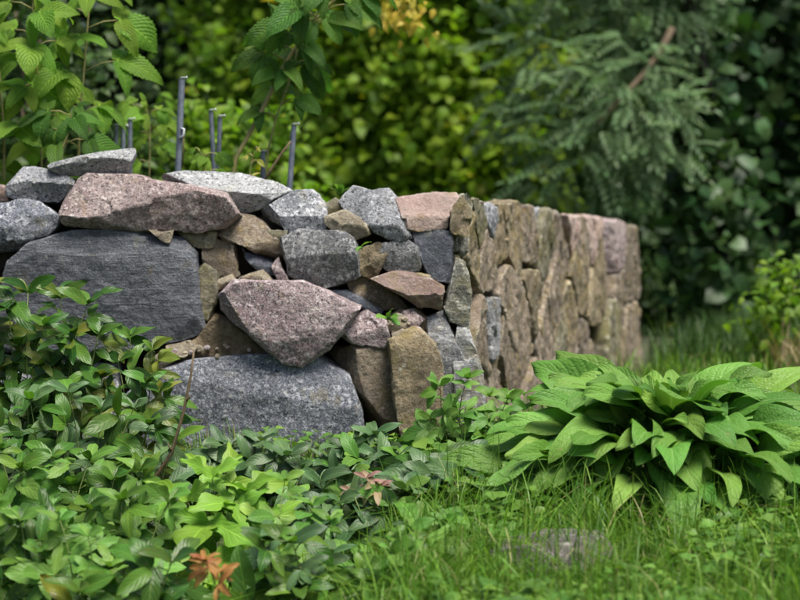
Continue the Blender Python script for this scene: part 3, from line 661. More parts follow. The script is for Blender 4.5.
def grow_stem(root, a, tip, key, nodes, size, leaflets=3, stem='stem_g', r=0.004, bow=0.08, start=0.3, alt=None, altp=0.0, petl=0.8, spread=1.0, name='stem'):
    """one stem from a to tip with compound leaves; petioles belong to the stem, each leaflet is an object of its own"""
    mid = (a + tip) / 2 + Vector((rnd.uniform(-bow, bow), rnd.uniform(-bow, bow), bow * 0.6))
    pts = bez(a, mid, tip, 10); extra = []; ang = rnd.uniform(0, 6.28)
    for i in range(nodes):
        t = start + (1 - start) * (i + 0.5) / nodes
        f = t * 10; k = min(9, int(f)); p = pts[k].lerp(pts[k + 1], f - k)
        ang += 2.4; out = Vector((math.cos(ang), math.sin(ang), rnd.uniform(0.1, 0.6))).normalized()
        out = (out + Vector((0, -0.25, 0))).normalized()
        s = size * (1.05 - 0.35 * (i / max(1, nodes - 1))) * rnd.uniform(.6, 1.3)
        pl = s * petl * rnd.uniform(.5, 1.0); e = p + out * pl
        extra.append(([p, p + out * pl * 0.5 + Vector((0, 0, 0.01)), e], [r * .6, r * .5, r * .4]))
        up = (Vector((0, -0.95, 0.8)) + rv(0.28)).normalized(); s *= 1.6
        kk = alt if alt and rnd.random() < altp else key
        side = out.cross(up).normalized()
        dirs = [out + Vector((0, 0, -0.35))]
        if leaflets >= 3: dirs += [out * 0.35 * spread + side + Vector((0, 0, -0.15)), out * 0.35 * spread - side + Vector((0, 0, -0.15))]
        if leaflets >= 5: dirs += [out * 0.1 + side + Vector((0, 0, -0.2)), out * 0.1 - side + Vector((0, 0, -0.2))]
        for j, dd in enumerate(dirs):
            base = e if j < 3 else e - out * pl * 0.45
            put_leaf(root, kk, base, (dd + rv(0.12)), (up + rv(0.15)).normalized(), s * (1.0 if j == 0 else 0.85 if j < 3 else 0.75) * rnd.uniform(.9, 1.1))
    # crown of small leaves on the tip
    for j in range(4):
        an = ang + j * 1.7; dd = Vector((math.cos(an), math.sin(an) - 0.2, 0.55))
        put_leaf(root, alt if alt and rnd.random() < altp else key, tip, dd, Vector((0, -0.9, 0.8)) + rv(.2), size * rnd.uniform(.75, 1.2))
    rad = [r * (1 - 0.55 * i / 10) for i in range(11)]
    o = tube_obj(name, [p - root.location for p in pts], rad, M[stem], root, 5, [([q - root.location for q in ps], rr) for ps, rr in extra]); return o

def bushy(name, label, cat, basepx, Y, tips, key, size, nodes=5, leaflets=3, group=None, dY=0.12, **kw):
    bx = (basepx - 400) / F * Y
    root = empty(name, (bx, Y + 0.05, gz(bx, Y)), label, cat, group)
    for (px, py) in tips:
        yy = Y + rnd.uniform(-dY, dY); tip = W(px, py, yy)
        b = Vector((bx + (tip.x - bx) * rnd.uniform(.3, .6), Y + rnd.uniform(-.06, .06), 0)); b.z = gz(b.x, b.y) - 0.01
        if tip.z < b.z + 0.05: tip.z = b.z + 0.05
        grow_stem(root, b, tip, key, nodes, size, leaflets, **kw)
    return root

G = 'leafy shrubs crowding the foot of the wall'
bushy('leafy_shrub', 'glossy dark green shrub at the left edge against the big dark boulder', 'shrub', 40, 8.0,
      [(28, 292), (60, 297), (88, 303), (8, 300), (45, 325), (74, 335), (20, 345), (-8, 330), (98, 335), (55, 365), (-20, 300), (5, 370)], 'glossy', 0.125, 4, 3, G, alt='warm', altp=0.18)
bushy('leafy_shrub', 'shrub with yellow and bronze tipped leaves below the dark boulder\'s right corner', 'shrub', 128, 7.9,
      [(130, 338), (152, 350), (118, 362), (148, 382), (102, 378), (160, 392)], 'warm', 0.105, 4, 3, G, alt='glossy', altp=0.5)
bushy('leafy_shrub', 'grey green shrub between the glossy shrub and the bare brown twig', 'shrub', 80, 7.55,
      [(30, 400), (68, 392), (102, 408), (134, 408), (8, 418), (56, 428), (150, 424), (-20, 400), (176, 440)], 'blue', 0.11, 5, 3, G, alt='mid', altp=0.5)
bushy('leafy_shrub', 'dark mid green shrub at the left edge, halfway down the foreground', 'shrub', 50, 7.1,
      [(20, 468), (52, 458), (90, 460), (114, 478), (-2, 450), (70, 485), (140, 470), (-25, 480)], 'mid', 0.11, 5, 3, G, alt='fresh', altp=0.2)
bushy('leafy_shrub', 'bright green pointed leaved shrub left of the orange leaves', 'shrub', 105, 6.7,
      [(88, 508), (122, 500), (68, 528), (134, 528), (100, 548), (152, 520), (170, 500)], 'mid', 0.12, 4, 3, G, alt='fresh', altp=0.35)
bushy('leafy_shrub', 'low green shrub in the bottom left corner of the foreground', 'shrub', 20, 6.45,
      [(20, 520), (50, 556), (8, 566), (35, 540), (-5, 510), (60, 590), (-20, 560)], 'mid', 0.1, 5, 5, G, alt='fresh', altp=0.2)
bushy('leafy_shrub', 'small green shrub along the lower edge beneath the pointed leaved shrub', 'shrub', 120, 6.2,
      [(140, 560), (110, 585), (172, 562), (80, 592), (160, 600)], 'mid', 0.115, 4, 3, G, alt='glossy', altp=0.4)
bushy('lime_leaved_plant', 'lime green plant with large lobed leaves in front of the speckled boulder', 'plant', 225, 6.85,
      [(212, 476), (246, 492), (188, 500), (268, 520), (228, 510)], 'bright', 0.15, 3, 3, None, petl=0.7)
bushy('leafy_shrub', 'grey green shrub directly in front of the lowest speckled boulder', 'shrub', 260, 7.9,
      [(232, 446), (262, 442), (288, 456), (304, 468), (250, 462), (214, 460), (275, 482), (200, 478)], 'blue', 0.105, 4, 3, G)
bushy('leafy_shrub', 'grey green shrub with pale tips covering the foot of the brown corner stone', 'shrub', 370, 7.95,
      [(345, 448), (374, 436), (398, 456), (360, 462), (388, 475), (332, 468)], 'blue', 0.1, 4, 3, G, alt='fresh', altp=0.25)
bushy('leafy_shrub', 'shrub with pink and yellow flushed leaves in the middle foreground', 'shrub', 360, 7.1,
      [(320, 482), (350, 476), (378, 484), (402, 490), (340, 502), (396, 512), (300, 500), (420, 500)], 'blue', 0.11, 4, 3, G, alt='fresh', altp=0.25)
pk = empty('flushed_sprig', W(372, 545, 7.0), 'sprig of pink and cream leaves above the middle shrub', 'plant')
for (px, py) in ((366, 478), (380, 486), (352, 492)):
    grow_stem(pk, W(372, 545, 7.0), W(px, py, 7.0), 'pink', 2, 0.05, 3, start=0.8, petl=0.5)
og_b = W(212, 640, 6.05); og_b.z = gz(og_b.x, 6.05)
og = empty('orange_leaved_plant', og_b, 'small plant with orange autumn leaves at the lower edge', 'plant')
for (px, py) in ((205, 560), (222, 572)):
    grow_stem(og, og_b, W(px, py, 6.0), 'orange', 2, 0.052, 5, start=0.85, petl=0.4)
bushy('leafy_shrub', 'dark bluish shrub on the grass side below the ground elder', 'shrub', 440, 7.2,
      [(420, 468), (450, 464), (472, 480), (440, 500), (408, 502), (430, 480)], 'blue', 0.1, 4, 3, G, alt='mid', altp=0.5)
bushy('leafy_shrub', 'dark low shrub rising through tall grass right of the orange leaves', 'shrub', 290, 6.4,
      [(292, 542), (330, 556), (258, 566), (304, 588), (270, 540), (350, 585)], 'mid', 0.11, 4, 3, G, alt='blue', altp=0.4)
bushy('leafy_shrub', 'sparse low shrub at the lower edge between tall grass and lawn', 'shrub', 400, 6.3,
      [(390, 550), (425, 560), (370, 580), (440, 590), (410, 530)], 'mid', 0.085, 4, 3, G, alt='fresh', altp=0.5)
bushy('ground_elder', 'fresh light green ground elder between wall corner and comfrey', 'plant', 462, 7.95,
      [(440, 385), (468, 378), (490, 396), (455, 408), (508, 398), (480, 424), (430, 418), (500, 430), (418, 440)], 'fresh', 0.07, 4, 3, 'light green weeds', r=0.003)
bushy('ground_elder', 'light green weed clump in front of the comfrey\'s left side', 'plant', 540, 7.0,
      [(515, 470), (548, 478), (585, 480), (610, 470), (560, 500), (525, 500)], 'fresh', 0.065, 4, 3, 'light green weeds', r=0.003)
bushy('ground_elder', 'light green weed sprigs under the comfrey, right of the half buried rock', 'plant', 650, 6.9,
      [(630, 488), (665, 500), (690, 505), (640, 515)], 'fresh', 0.06, 3, 3, 'light green weeds', r=0.003)
bushy('ground_elder', 'pale weed clump left of the half buried rock', 'plant', 465, 6.6,
      [(445, 520), (478, 515), (500, 530), (460, 545)], 'fresh', 0.06, 4, 3, 'light green weeds', r=0.003)

bushy('wild_sprig', 'upright light green serrated sprigs standing in the bottom left shrubs', 'plant', 75, 6.3,
      [(60, 520), (88, 536), (38, 552), (108, 566)], 'fresh', 0.075, 4, 3, 'upright sprigs', r=0.003)
bushy('wild_sprig', 'upright light green serrated sprigs between lime plant and pink flushed shrub', 'plant', 300, 6.7,
      [(285, 480), (312, 505), (330, 520)], 'fresh', 0.07, 4, 3, 'upright sprigs', r=0.003)
# bare twig in front of the boulder
tw = tube_obj('bare_twig', [W(112, 530, 7.2), W(150, 486, 7.15), W(172, 452, 7.12), W(184, 410, 7.1), W(191, 375, 7.1), W(194, 350, 7.1)], [.008, .0075, .0065, .0055, .0045, .003], M['stem_b'], None, 6,
              [([W(172, 452, 7.12), W(168, 444, 7.1)], [.005, .003]), ([W(186, 402, 7.1), W(190, 396, 7.08)], [.004, .0025])])
tag(tw, 'bare brown twig leaning up across the speckled boulder', 'twig')

# comfrey
cx = (668 - 400) / F * 7.25
cf = empty('comfrey_plant', (cx, 7.25, gz(cx, 7.25)), 'big comfrey mound with broad drooping leaves beside the wall', 'plant')
stems = []
for i in range(270):
    lv = (i + 0.5) / 270                        # 0 outer and low, 1 inner and high
    ph = i * 2.39996 + rnd.uniform(-.3, .3)
    out = Vector((math.cos(ph), math.sin(ph), 0))
    rr = (0.44 * (1 - lv) ** 0.75 + 0.03) * rnd.uniform(.7, 1.1)
    h = 0.09 + 0.26 * lv ** 0.75 + rnd.uniform(-.05, .03)
    base = cf.location + Vector((out.x * rr * 1.12, out.y * rr * 0.85, h))
    pitch = R(-2 + 36 * lv + rnd.uniform(-18, 18))
    d = out * math.cos(pitch) + Vector((0, 0, math.sin(pitch))) + rv(0.1)
    up = Vector((0, -0.55, 1)) + out * 0.1 + rv(0.22)
    put_leaf(cf, 'comfrey', base, d, up, rnd.uniform(.2, .36) * (1.0 if lv < 0.85 else 0.8))
for i in range(60):                            # skirt of hanging leaves
    ph = i * 2.39996; out = Vector((math.cos(ph), math.sin(ph), 0)); rr = rnd.uniform(.22, .46)
    base = cf.location + Vector((out.x * rr * 1.12, out.y * rr * .85, rnd.uniform(.10, .2)))
    d = out * math.cos(R(20)) + Vector((0, 0, rnd.uniform(-.55, .1))) + rv(.15)
    put_leaf(cf, 'comfrey', base, d, Vector((0, -.5, 1)) + out * .3 + rv(.2), rnd.uniform(.24, .34))
for i in range(14):
    ph = rnd.uniform(0, 6.28); r0 = rnd.uniform(.02, .25)
    a = Vector((math.cos(ph) * r0, math.sin(ph) * r0, -0.01)); b = a * 1.15; b.z = rnd.uniform(.12, .24)
    tube_obj('stem', [a, (a + b) / 2, b], [.008, .007, .005], M['stem_g'], cf, 6)

# seedlings in the joints and on top
def seedling(label, px, py, Y, leaves, size, key):
    r_ = empty('seedling', W(px, py, Y), label, 'seedling', 'seedlings in the wall')
    tube_obj('stem', [Vector((0, 0, 0)), Vector((0, -0.01, 0.02))], [.003, .002], M['stem_g'], r_, 4)
    for (dx, dz) in leaves:
        put_leaf(r_, key, r_.location + Vector((0, -0.01, 0.015)), Vector((dx, -0.7, dz)), Vector((0, -0.5, 1)), size)
seedling('tiny light green seedling in the joint under the pale grey top stone', 362, 250, 8.42, [(0.6, 0.4), (-0.3, -0.2)], 0.06, 'fresh')
seedling('seedling with three leaves in the sandy joint below the reddish stone', 388, 322, 8.33, [(0.2, 0.7), (0.8, -0.3), (-0.7, 0.2), (0.5, 0.2)], 0.07, 'fresh')
seedling('little plant growing on top of the wall beside the pale grey stone', 340, 200, 8.75, [(0.6, 0.6), (-0.6, 0.7), (0.9, 0.9), (-0.2, 1), (0.1, 0.8)], 0.075, 'fresh')

# raspberries behind the wall
def rasp_cane(name, label, basepx, Y, path, key, size, nodes, leaflets=3, stem='cane', r=0.007, start=0.15, nx=(0, 0)):
    b = W(basepx, 200, Y); b.z = bedz(b.x, b.y)
    root = empty(name, b, label, 'raspberry', 'raspberry canes behind the wall')
    pts3 = [b] + [W(px, py, Y + dy) for px, py, dy in path]
    # dense curve
    pts = []
    for i in range(len(pts3) - 1):
        for k in range(5): pts.append(pts3[i].lerp(pts3[i + 1], k / 5))
    pts.append(pts3[-1]); extra = []; ang = rnd.uniform(0, 6)
    for i in range(nodes):
        t = start + (1 - start) * i / (nodes - 1); f = t * (len(pts) - 1); k = min(len(pts) - 2, int(f)); p = pts[k].lerp(pts[k + 1], f - k)
        ang += 2.2; out = Vector((math.cos(ang), math.sin(ang) * 0.8 - 0.15, rnd.uniform(.15, .5))).normalized()
        s = size * rnd.uniform(.75, 1.15) * (0.6 if t > 0.93 else 1); pl = s * rnd.uniform(.7, 1.1); e = p + out * pl
        extra.append(([p, p + out * pl * .5 + Vector((0, 0, .012)), e], [.003, .0025, .002]))
        up = Vector((0, -1.0, 0.75)) + rv(.22); s *= 1.4; side = out.cross(up).normalized()
        dirs = [out + Vector((0, 0, -.8)), side + out * .3 + Vector((0, 0, -.6)), -side + out * .3 + Vector((0, 0, -.6))]
        for j, dd in enumerate(dirs[:leaflets]): put_leaf(root, key, e, dd + rv(.12), up + rv(.15), s * (1 if j == 0 else .85))
    rad = [r * (1 - .6 * i / (len(pts) - 1)) for i in range(len(pts))]
    tube_obj('cane', [p - root.location for p in pts], rad, M[stem], root, 6, [([q - root.location for q in ps], rr) for ps, rr in extra]); return root
rasp_cane('raspberry_cane', 'tallest bright green raspberry cane at the left edge above the wall', 40, 9.35, [(42, 140, 0), (38, 80, 0), (34, 30, -.02), (32, -8, -.03)], 'rasp', 0.14, 17, r=0.005, start=0.1)
rasp_cane('raspberry_cane', 'raspberry cane with large hanging leaves right of the tallest cane', 75, 9.5, [(80, 120, 0), (84, 70, .02), (88, 20, 0), (92, -20, 0)], 'rasp', 0.155, 12, start=0.2)
rasp_cane('raspberry_cane', 'raspberry cane cut by the left edge of the picture', 5, 9.3, [(4, 130, 0), (0, 80, 0), (-4, 40, 0)], 'rasp', 0.135, 12, start=0.1)
rasp_cane('raspberry_cane', 'low raspberry shoot directly above the two topmost left stones', 60, 9.2, [(62, 150, 0), (70, 128, 0), (72, 110, 0)], 'raspd', 0.125, 8, start=0.2)
rasp_cane('raspberry_cane', 'small raspberry plant between the stakes', 148, 10.1, [(150, 150, 0), (150, 125, 0), (146, 106, 0)], 'rasp', 0.1, 11, start=0.2, r=0.004)
rasp_cane('raspberry_cane', 'leaning thick raspberry cane with drooping leaves at the top', 222, 9.35, [(236, 158, 0), (262, 110, 0), (284, 66, 0), (306, 30, 0), (330, 4, 0), (360, -22, 0)], 'raspd', 0.15, 16, r=0.0125, start=0.45)
rasp_cane('raspberry_cane', 'thin raspberry shoot hugging the leaning cane', 262, 9.4, [(268, 150, 0), (276, 118, 0), (290, 80, 0), (300, 40, 0), (318, 10, 0)], 'raspd', 0.115, 10, r=0.005, start=0.4)
rasp_cane('raspberry_cane', 'young yellowish raspberry shoot low behind the pale speckled stone', 246, 9.2, [(250, 172, 0), (252, 160, 0), (255, 150, 0)], 'yellow', 0.035, 4, r=0.003, start=0.3)
rasp_cane('raspberry_cane', 'low green raspberry shoot behind the pale stone between the thin stakes', 200, 9.3, [(205, 168, 0), (208, 160, 0), (200, 152, 0)], 'rasp', 0.065, 5, r=0.003, start=0.3)

# stakes
def stake(label, px, ytop, lean, Y, clip=False, rad=0.0135):
    rad *= 0.8
    top = W(px + lean, ytop, Y); b = W(px, 190, Y); b.z = bedz(b.x, b.y) - 0.02
    if b.z > top.z: b.z = top.z - 0.3
    root = empty('garden_stake', b, label, 'stake', 'metal stakes behind the wall')
    ax = top - b; L = ax.length; q = Vector((0, 0, 1)).rotation_difference(ax.normalized())
    # folded U channel
    prof = [(-1, 0.6), (-1, -0.9), (1, -0.9), (1, 0.6), (0.7, 0.6), (0.7, -0.55), (-0.7, -0.55), (-0.7, 0.6)]
    V = []; n = len(prof)
    for zz in (0, L * .5, L):
        for x, y in prof: V.append((q @ Vector((x * rad, y * rad, zz)))[:])
    Q = [(l * n + k, l * n + (k + 1) % n, (l + 1) * n + (k + 1) % n, (l + 1) * n + k) for l in range(2) for k in range(n)]
    link(bpy.data.objects.new('channel', mesh_np('channel', V, [np.array(Q)], M['stake'], smooth=False)), root)
    t = q @ Vector((0, 0, L))
    tube_obj('hook', [t + Vector((-.008, -.012, .002)), t + Vector((.0, -.013, .006)), t + Vector((.016, -.013, .005)), t + Vector((.022, -.013, .01)), t + Vector((.024, -.013, -.002))], [.003] * 5, M['galv'], root, 6)
    if clip:
        m = q @ Vector((0, 0, L * .66))
        tube_obj('clip', [m + Vector((.0, -.018, -.01)), m + Vector((.02, -.02, 0)), m + Vector((.022, -.018, .03)), m + Vector((.006, -.018, .035))], [.006, .006, .005, .004], M['galv'], root, 6)
        tube_obj('wire', [m + Vector((.02, -.02, 0)), m + Vector((.02, -.012, -.06)), m + Vector((.01, 0, -.14))], [.003] * 3, M['stem_b'], root, 5)
stake('tallest grey metal stake with a pale hook and clip', 175, 79, 7, 9.35, True, 0.0165)
stake('short grey stake, left one of the pair beside the flat top stone', 116, 126, 0, 9.6, rad=0.0125)
stake('short grey stake, right one of the pair beside the flat top stone', 123, 127, 0, 9.5)
stake('darker short stake half hidden behind the flat top stone\'s right end', 130, 120, 0, 9.9)
stake('thin grey stake leaning left, one of the close pair in the middle', 218, 111, -7, 9.5, rad=0.012)
stake('thin grey stake leaning right, one of the close pair in the middle', 216, 117, 4, 9.6, rad=0.012)
stake('grey stake leaning right at the foot of the leaning cane', 286, 125, 8, 9.3, rad=0.0145)
stake('short grey stake half hidden behind leaves near the leaning cane', 263, 152, 0, 9.5, rad=0.0125)
dt = tube_obj('dead_twig', [W(262, 185, 9.25), W(272, 168, 9.25), W(284, 150, 9.25), (W(291, 141, 9.25))], [.007, .006, .005, .004], M['stem_b'])
tag(dt, 'short pale dead twig behind the pale speckled stone', 'twig')

# half buried rock in the grass
bm = bmesh.new(); bmesh.ops.create_icosphere(bm, subdivisions=5, radius=1)
for v in bm.verts:
    q = np.array([v.co[:]]); k = float(fbm(q * 1.6 + 4, 4)[0]); v.co *= 1 + 0.16 * k
    v.co.x *= .2; v.co.y *= .15; v.co.z = min(v.co.z, .62 + .08 * k) * .12
me = bpy.data.meshes.new('field_rock'); bm.to_mesh(me); bm.free(); me.materials.append(M['rock'])
me.polygons.foreach_set('use_smooth', np.ones(len(me.polygons), bool))
rk = link(bpy.data.objects.new('field_rock', me)); p = W(552, 552, 6.3); rk.location = (p.x, 6.3, gz(p.x, 6.3) + 0.014); rk.rotation_euler = (0, R(-6), 0.2)
tag(rk, 'flat brown rock half buried in the grass in the foreground', 'rock')

# ------------------------------------------------------------------ grass and low weeds (uncountable)
def blades(name, n, xr, yr, hr, wd, mat, label, cat, keep=None, seed=1, lean=0.5, zf=gz):
    r_ = np.random.RandomState(seed)
    x = r_.uniform(xr[0], xr[1], n); y = r_.uniform(yr[0], yr[1], n)
    if keep is not None:
        k = keep(x, y, r_); x, y = x[k], y[k]
    n = len(x); z = np.array([zf(a, b) for a, b in zip(x, y)])
    clump = vnoise(np.stack([x * 4, y * 4, x * 0 + seed], 1)) * .5 + .5
    h = r_.uniform(hr[0], hr[1], n) * (0.55 + 0.8 * clump); wdt = wd * r_.uniform(.6, 1.4, n)
    az = r_.uniform(0, 6.28, n); le = np.abs(r_.normal(0, lean, n)); fa = az + r_.normal(0, .5, n) + 1.57
    V = np.zeros((n, 9, 3)); B = np.stack([x, y, z - .01], 1)
    wv = np.stack([np.cos(fa), np.sin(fa), fa * 0], 1); lv = np.stack([np.cos(az), np.sin(az), az * 0], 1)
    for i, t in enumerate((0, .3, .6, .85)):
        sag = le * t * t; up = h * (t - .35 * sag * t)
        c = B + lv * (h * sag * .9)[:, None] + np.stack([x * 0, x * 0, up], 1)
        ww = (wdt * (1 - t * .55) * (.8 if i == 0 else 1))[:, None]
        V[:, 2 * i] = c - wv * ww; V[:, 2 * i + 1] = c + wv * ww
    V[:, 8] = B + lv * (h * le * .95)[:, None] + np.stack([x * 0, x * 0, h * (1 - .38 * le)], 1)
    o = np.arange(n)[:, None] * 9
    Q = np.concatenate([o + np.array([[0, 1, 3, 2]]), o + np.array([[2, 3, 5, 4]]), o + np.array([[4, 5, 7, 6]])]); T = o + np.array([[6, 7, 8]])
    ob = link(bpy.data.objects.new(name, mesh_np(name, V.reshape(-1, 3), [Q, T], M[mat], tint=np.repeat(r_.uniform(0, 1, n), 9))))
    return tag(ob, label, cat, kind='stuff')

def notwall(x, y, r_):
    return (y < 8.3) | ((x > C0.x + (y - C0.y) * (WD.x / WD.y) + .06))
blades('lawn_grass', 75000, (-1.9, 2.6), (4.7, 9.0), (.05, .14), .0019, 'c_grass', 'green unmown grass covering the foreground', 'grass', notwall, 3, .8)
blades('tall_grass', 9000, (-.9, 2.4), (5.2, 7.2), (.13, .32), .0024, 'c_grass', 'taller loose grass blades rising above the lawn', 'grass', notwall, 4, 1.1)
blades('meadow_grass', 22000, (0.3, 7.5), (8.8, 24), (.08, .22), .005, 'c_grass', 'grass beyond the comfrey towards the trees', 'grass', notwall, 5)
blades('rough_grass', 9000, (1.4, 5.0), (14, 21), (.15, .4), .007, 'c_dark', 'rough tall grass under the trees beyond the wall end', 'grass', notwall, 8)
blades('dry_grass', 1500, (2.4, 4.0), (12.2, 13.8), (.15, .38), .006, 'c_dry', 'pale dry grass at the right edge beneath the creeper', 'grass', notwall, 6)

def leaf_cloud(pos, dirs, ups, size, aspect, r_, shape='ovate'):
    """one folded leaf at each position -> V, quads, tris, tint"""
    n = len(pos)
    if shape == 'ovate': tm = [(0, 0, 0), (-.5, .35, .12), (0, .38, 0), (.5, .35, .12), (-.38, .68, .02), (0, .7, -.06), (.38, .68, .02), (0, 1, -.2)]
    elif shape == 'lance': tm = [(0, 0, 0), (-.5, .3, .1), (0, .33, 0), (.5, .3, .1), (-.42, .65, .05), (0, .66, -.03), (.42, .65, .05), (0, 1, -.12)]
    else: tm = [(0, .05, 0), (-.6, .1, .08), (0, .4, 0), (.6, .1, .08), (-.55, .62, .0), (0, .66, -.06), (.55, .62, .0), (0, 1.05, -.2)]
    tm = np.array(tm, float); tm[:, 0] *= aspect
    d = dirs / np.linalg.norm(dirs, axis=1)[:, None]; xx = np.cross(d, ups); xx /= np.linalg.norm(xx, axis=1)[:, None] + 1e-9; zz = np.cross(xx, d)
    V = pos[:, None] + size[:, None, None] * (tm[None, :, :1] * xx[:, None] + tm[None, :, 1:2] * d[:, None] + tm[None, :, 2:] * zz[:, None])
    o = np.arange(n)[:, None] * 8
    Q = np.concatenate([o + np.array([[1, 2, 5, 4]]), o + np.array([[2, 3, 6, 5]])])
    T = np.concatenate([o + np.array([t]) for t in ([0, 2, 1], [0, 3, 2], [4, 5, 7], [5, 6, 7])])
    return V.reshape(-1, 3), Q, T

r_ = np.random.RandomState(21); n = 12000
wx = r_.uniform(-1.6, 2.5, n); wy = r_.uniform(4.9, 8.6, n); kp = (vnoise(np.stack([wx * 3, wy * 3, wx * 0], 1)) > -.15) & notwall(wx, wy, r_); wx, wy = wx[kp], wy[kp]; n = len(wx)
wp = np.stack([wx, wy, np.array([gz(a, b) for a, b in zip(wx, wy)]) + r_.uniform(.03, .13, n)], 1); az = r_.uniform(0, 6.28, n)
V, Q, T = leaf_cloud(wp, np.stack([np.cos(az), np.sin(az), r_.uniform(-.2, .5, n)], 1), np.stack([r_.normal(0, .25, n), r_.normal(0, .25, n) - .2, np.ones(n)], 1), r_.uniform(.02, .06, n) * (1 + .6 * (r_.uniform(0, 1, n) > .85)), .75, r_)
tag(link(bpy.data.objects.new('lawn_weeds', mesh_np('lawn_weeds', V, [Q, T], M['c_weed'], tint=np.repeat(r_.uniform(0, 1, n), 8)))), 'small round leaved weeds growing among the lawn grass', 'weeds', kind='stuff')

# ------------------------------------------------------------------ trees and bushes behind
def crown(name, parent, clumps, nleaf, size, aspect, mat, seed, shape='ovate', droop=.3, facing=.6, spread=.3):
    """clumps: (centre, radius) list; leaves in small sprays spread through them"""
    r_ = np.random.RandomState(seed); V0 = []
    wts = np.array([c[1] ** 2 for c in clumps]); wts /= wts.sum()
    P, D, U, Sz, Tn = [], [], [], [], []
    for (c, r), wgt in zip(clumps, wts):
        k = max(6, int(nleaf * wgt / 9)); dirv = r_.normal(0, 1, (k, 3)); dirv /= np.linalg.norm(dirv, axis=1)[:, None]
        rad = r * r_.uniform(.25, 1, k) ** .5
        m = max(4, int(9 * r)); sub = r_.normal(0, 1, (m, 3)); sub /= np.linalg.norm(sub, axis=1)[:, None]; w_ = r_.randint(0, m, k)   # sprays gather on boughs
        loose = r_.uniform(0, 1, k) < .3
        sp = np.array(c)[None] + np.where(loose[:, None], dirv * rad[:, None], sub[w_] * r * .75 + r_.normal(0, .2 * r, (k, 3))) * np.array([1, 1, .85])
        ct = np.clip(r_.uniform(0, .5, m)[w_] + r_.normal(0, .07, k), 0, .5)
        for q in range(9):
            ax = dirv + r_.normal(0, .6, (k, 3)); ax[:, 2] -= droop
            P.append(sp + r_.normal(0, size * 1.1, (k, 3))); D.append(ax)
            U.append(np.stack([r_.normal(0, .5, k), r_.normal(0, .5, k) - facing, np.ones(k)], 1)); Sz.append(size * r_.uniform(.5, 1.5, k)); Tn.append(ct * 1.5 + r_.uniform(0, .25, k))
    P, D, U, Sz, Tn = (np.concatenate(a) for a in (P, D, U, Sz, Tn))
    V, Q, T = leaf_cloud(P, D, U, Sz, aspect, r_, shape)
    loc = np.array(parent.location) if parent is not None else 0
    return link(bpy.data.objects.new(name, mesh_np(name, V - loc, [Q, T], M[mat], tint=np.repeat(Tn, 8))), parent)

def bush(name, label, cat, px, Y, clumps_px, nleaf, size, aspect, mat, seed, group=None, bark='bark_l', r=.025, **kw):
    """clumps_px: (px, py, dY, radius in metres)"""
    k = 1.0 if Y < 14.3 else 1.5; Y *= k; size *= (1.0 if k == 1 else 1.42); r *= k
    x = (px - 400) / F * Y; root = empty(name, (x, Y, 0), label, cat, group)
    cl = []
    for a, b, dy, rr in clumps_px: cl.append((W(a, b, Y + dy)[:], rr * k))
    for i, (c, rr) in enumerate(cl[:7]):
        e = Vector(c); a = Vector((x + rnd.uniform(-.25, .25), Y + rnd.uniform(-.2, .2), -.05)); m = (a + e) / 2 + Vector((rnd.uniform(-.2, .2), rnd.uniform(-.1, .1), .1))
        tube_obj('stem', [q - root.location for q in bez(a, m, e, 8)], [r * (1 - .7 * k / 8) for k in range(9)], M[bark], root, 6)
    crown('crown', root, cl, nleaf, size, aspect, mat, seed, **kw); return root

H = 'hazel bushes behind the wall'
bush('hazel_bush', 'green hazel bush behind the leaning raspberry cane', 'bush', 270, 16.5, [(260, 60, 0, .7), (300, 130, -.2, .65), (240, 130, .2, .6), (290, 10, .2, .75), (250, 190, 0, .55), (320, 70, .3, .6), (310, 200, 0, .5), (270, -60, .2, .8), (270, -140, .2, .8)], 8500, .09, .78, 'c_hazel', 31, H)
bush('hazel_bush', 'bright yellow green hazel bush above the grey capstones', 'bush', 380, 15.6, [(350, 130, 0, .6), (400, 90, -.2, .65), (380, 170, -.3, .55), (340, 60, .2, .7), (420, 30, 0, .7), (430, 150, .2, .6), (360, 200, 0, .5), (390, -40, .2, .8), (400, -120, .2, .8)], 10500, .088, .8, 'c_hazely', 32, H)
bush('hazel_bush', 'yellow flecked hazel bush behind the pink capstone', 'bush', 480, 15.2, [(480, 140, 0, .6), (510, 90, .2, .65), (460, 80, 0, .6), (500, 180, -.2, .5), (450, 180, 0, .55), (530, 40, .2, .6), (470, 20, .3, .6), (490, -40, .3, .7), (480, -120, .3, .8)], 10500, .088, .8, 'c_hazely', 33, H)
bush('hazel_bush', 'dark green hazel bush half hidden behind the feathery silver tree', 'bush', 570, 16.8, [(560, 180, 0, .6), (540, 130, 0, .6), (600, 200, 0, .6), (580, 100, .2, .7), (560, 30, .2, .7), (600, -30, .2, .8)], 7000, .09, .78, 'c_hazel', 34, H)
cr = bush('hazel_bush', 'low light green hazel shoots behind the stakes', 'bush', 215, 14.0, [(200, 170, 0, .4), (235, 150, .2, .4), (190, 150, .3, .35), (260, 185, 0, .4), (225, 190, .2, .4)], 1500, .08, .75, 'c_hazel', 35, H, r=.012)
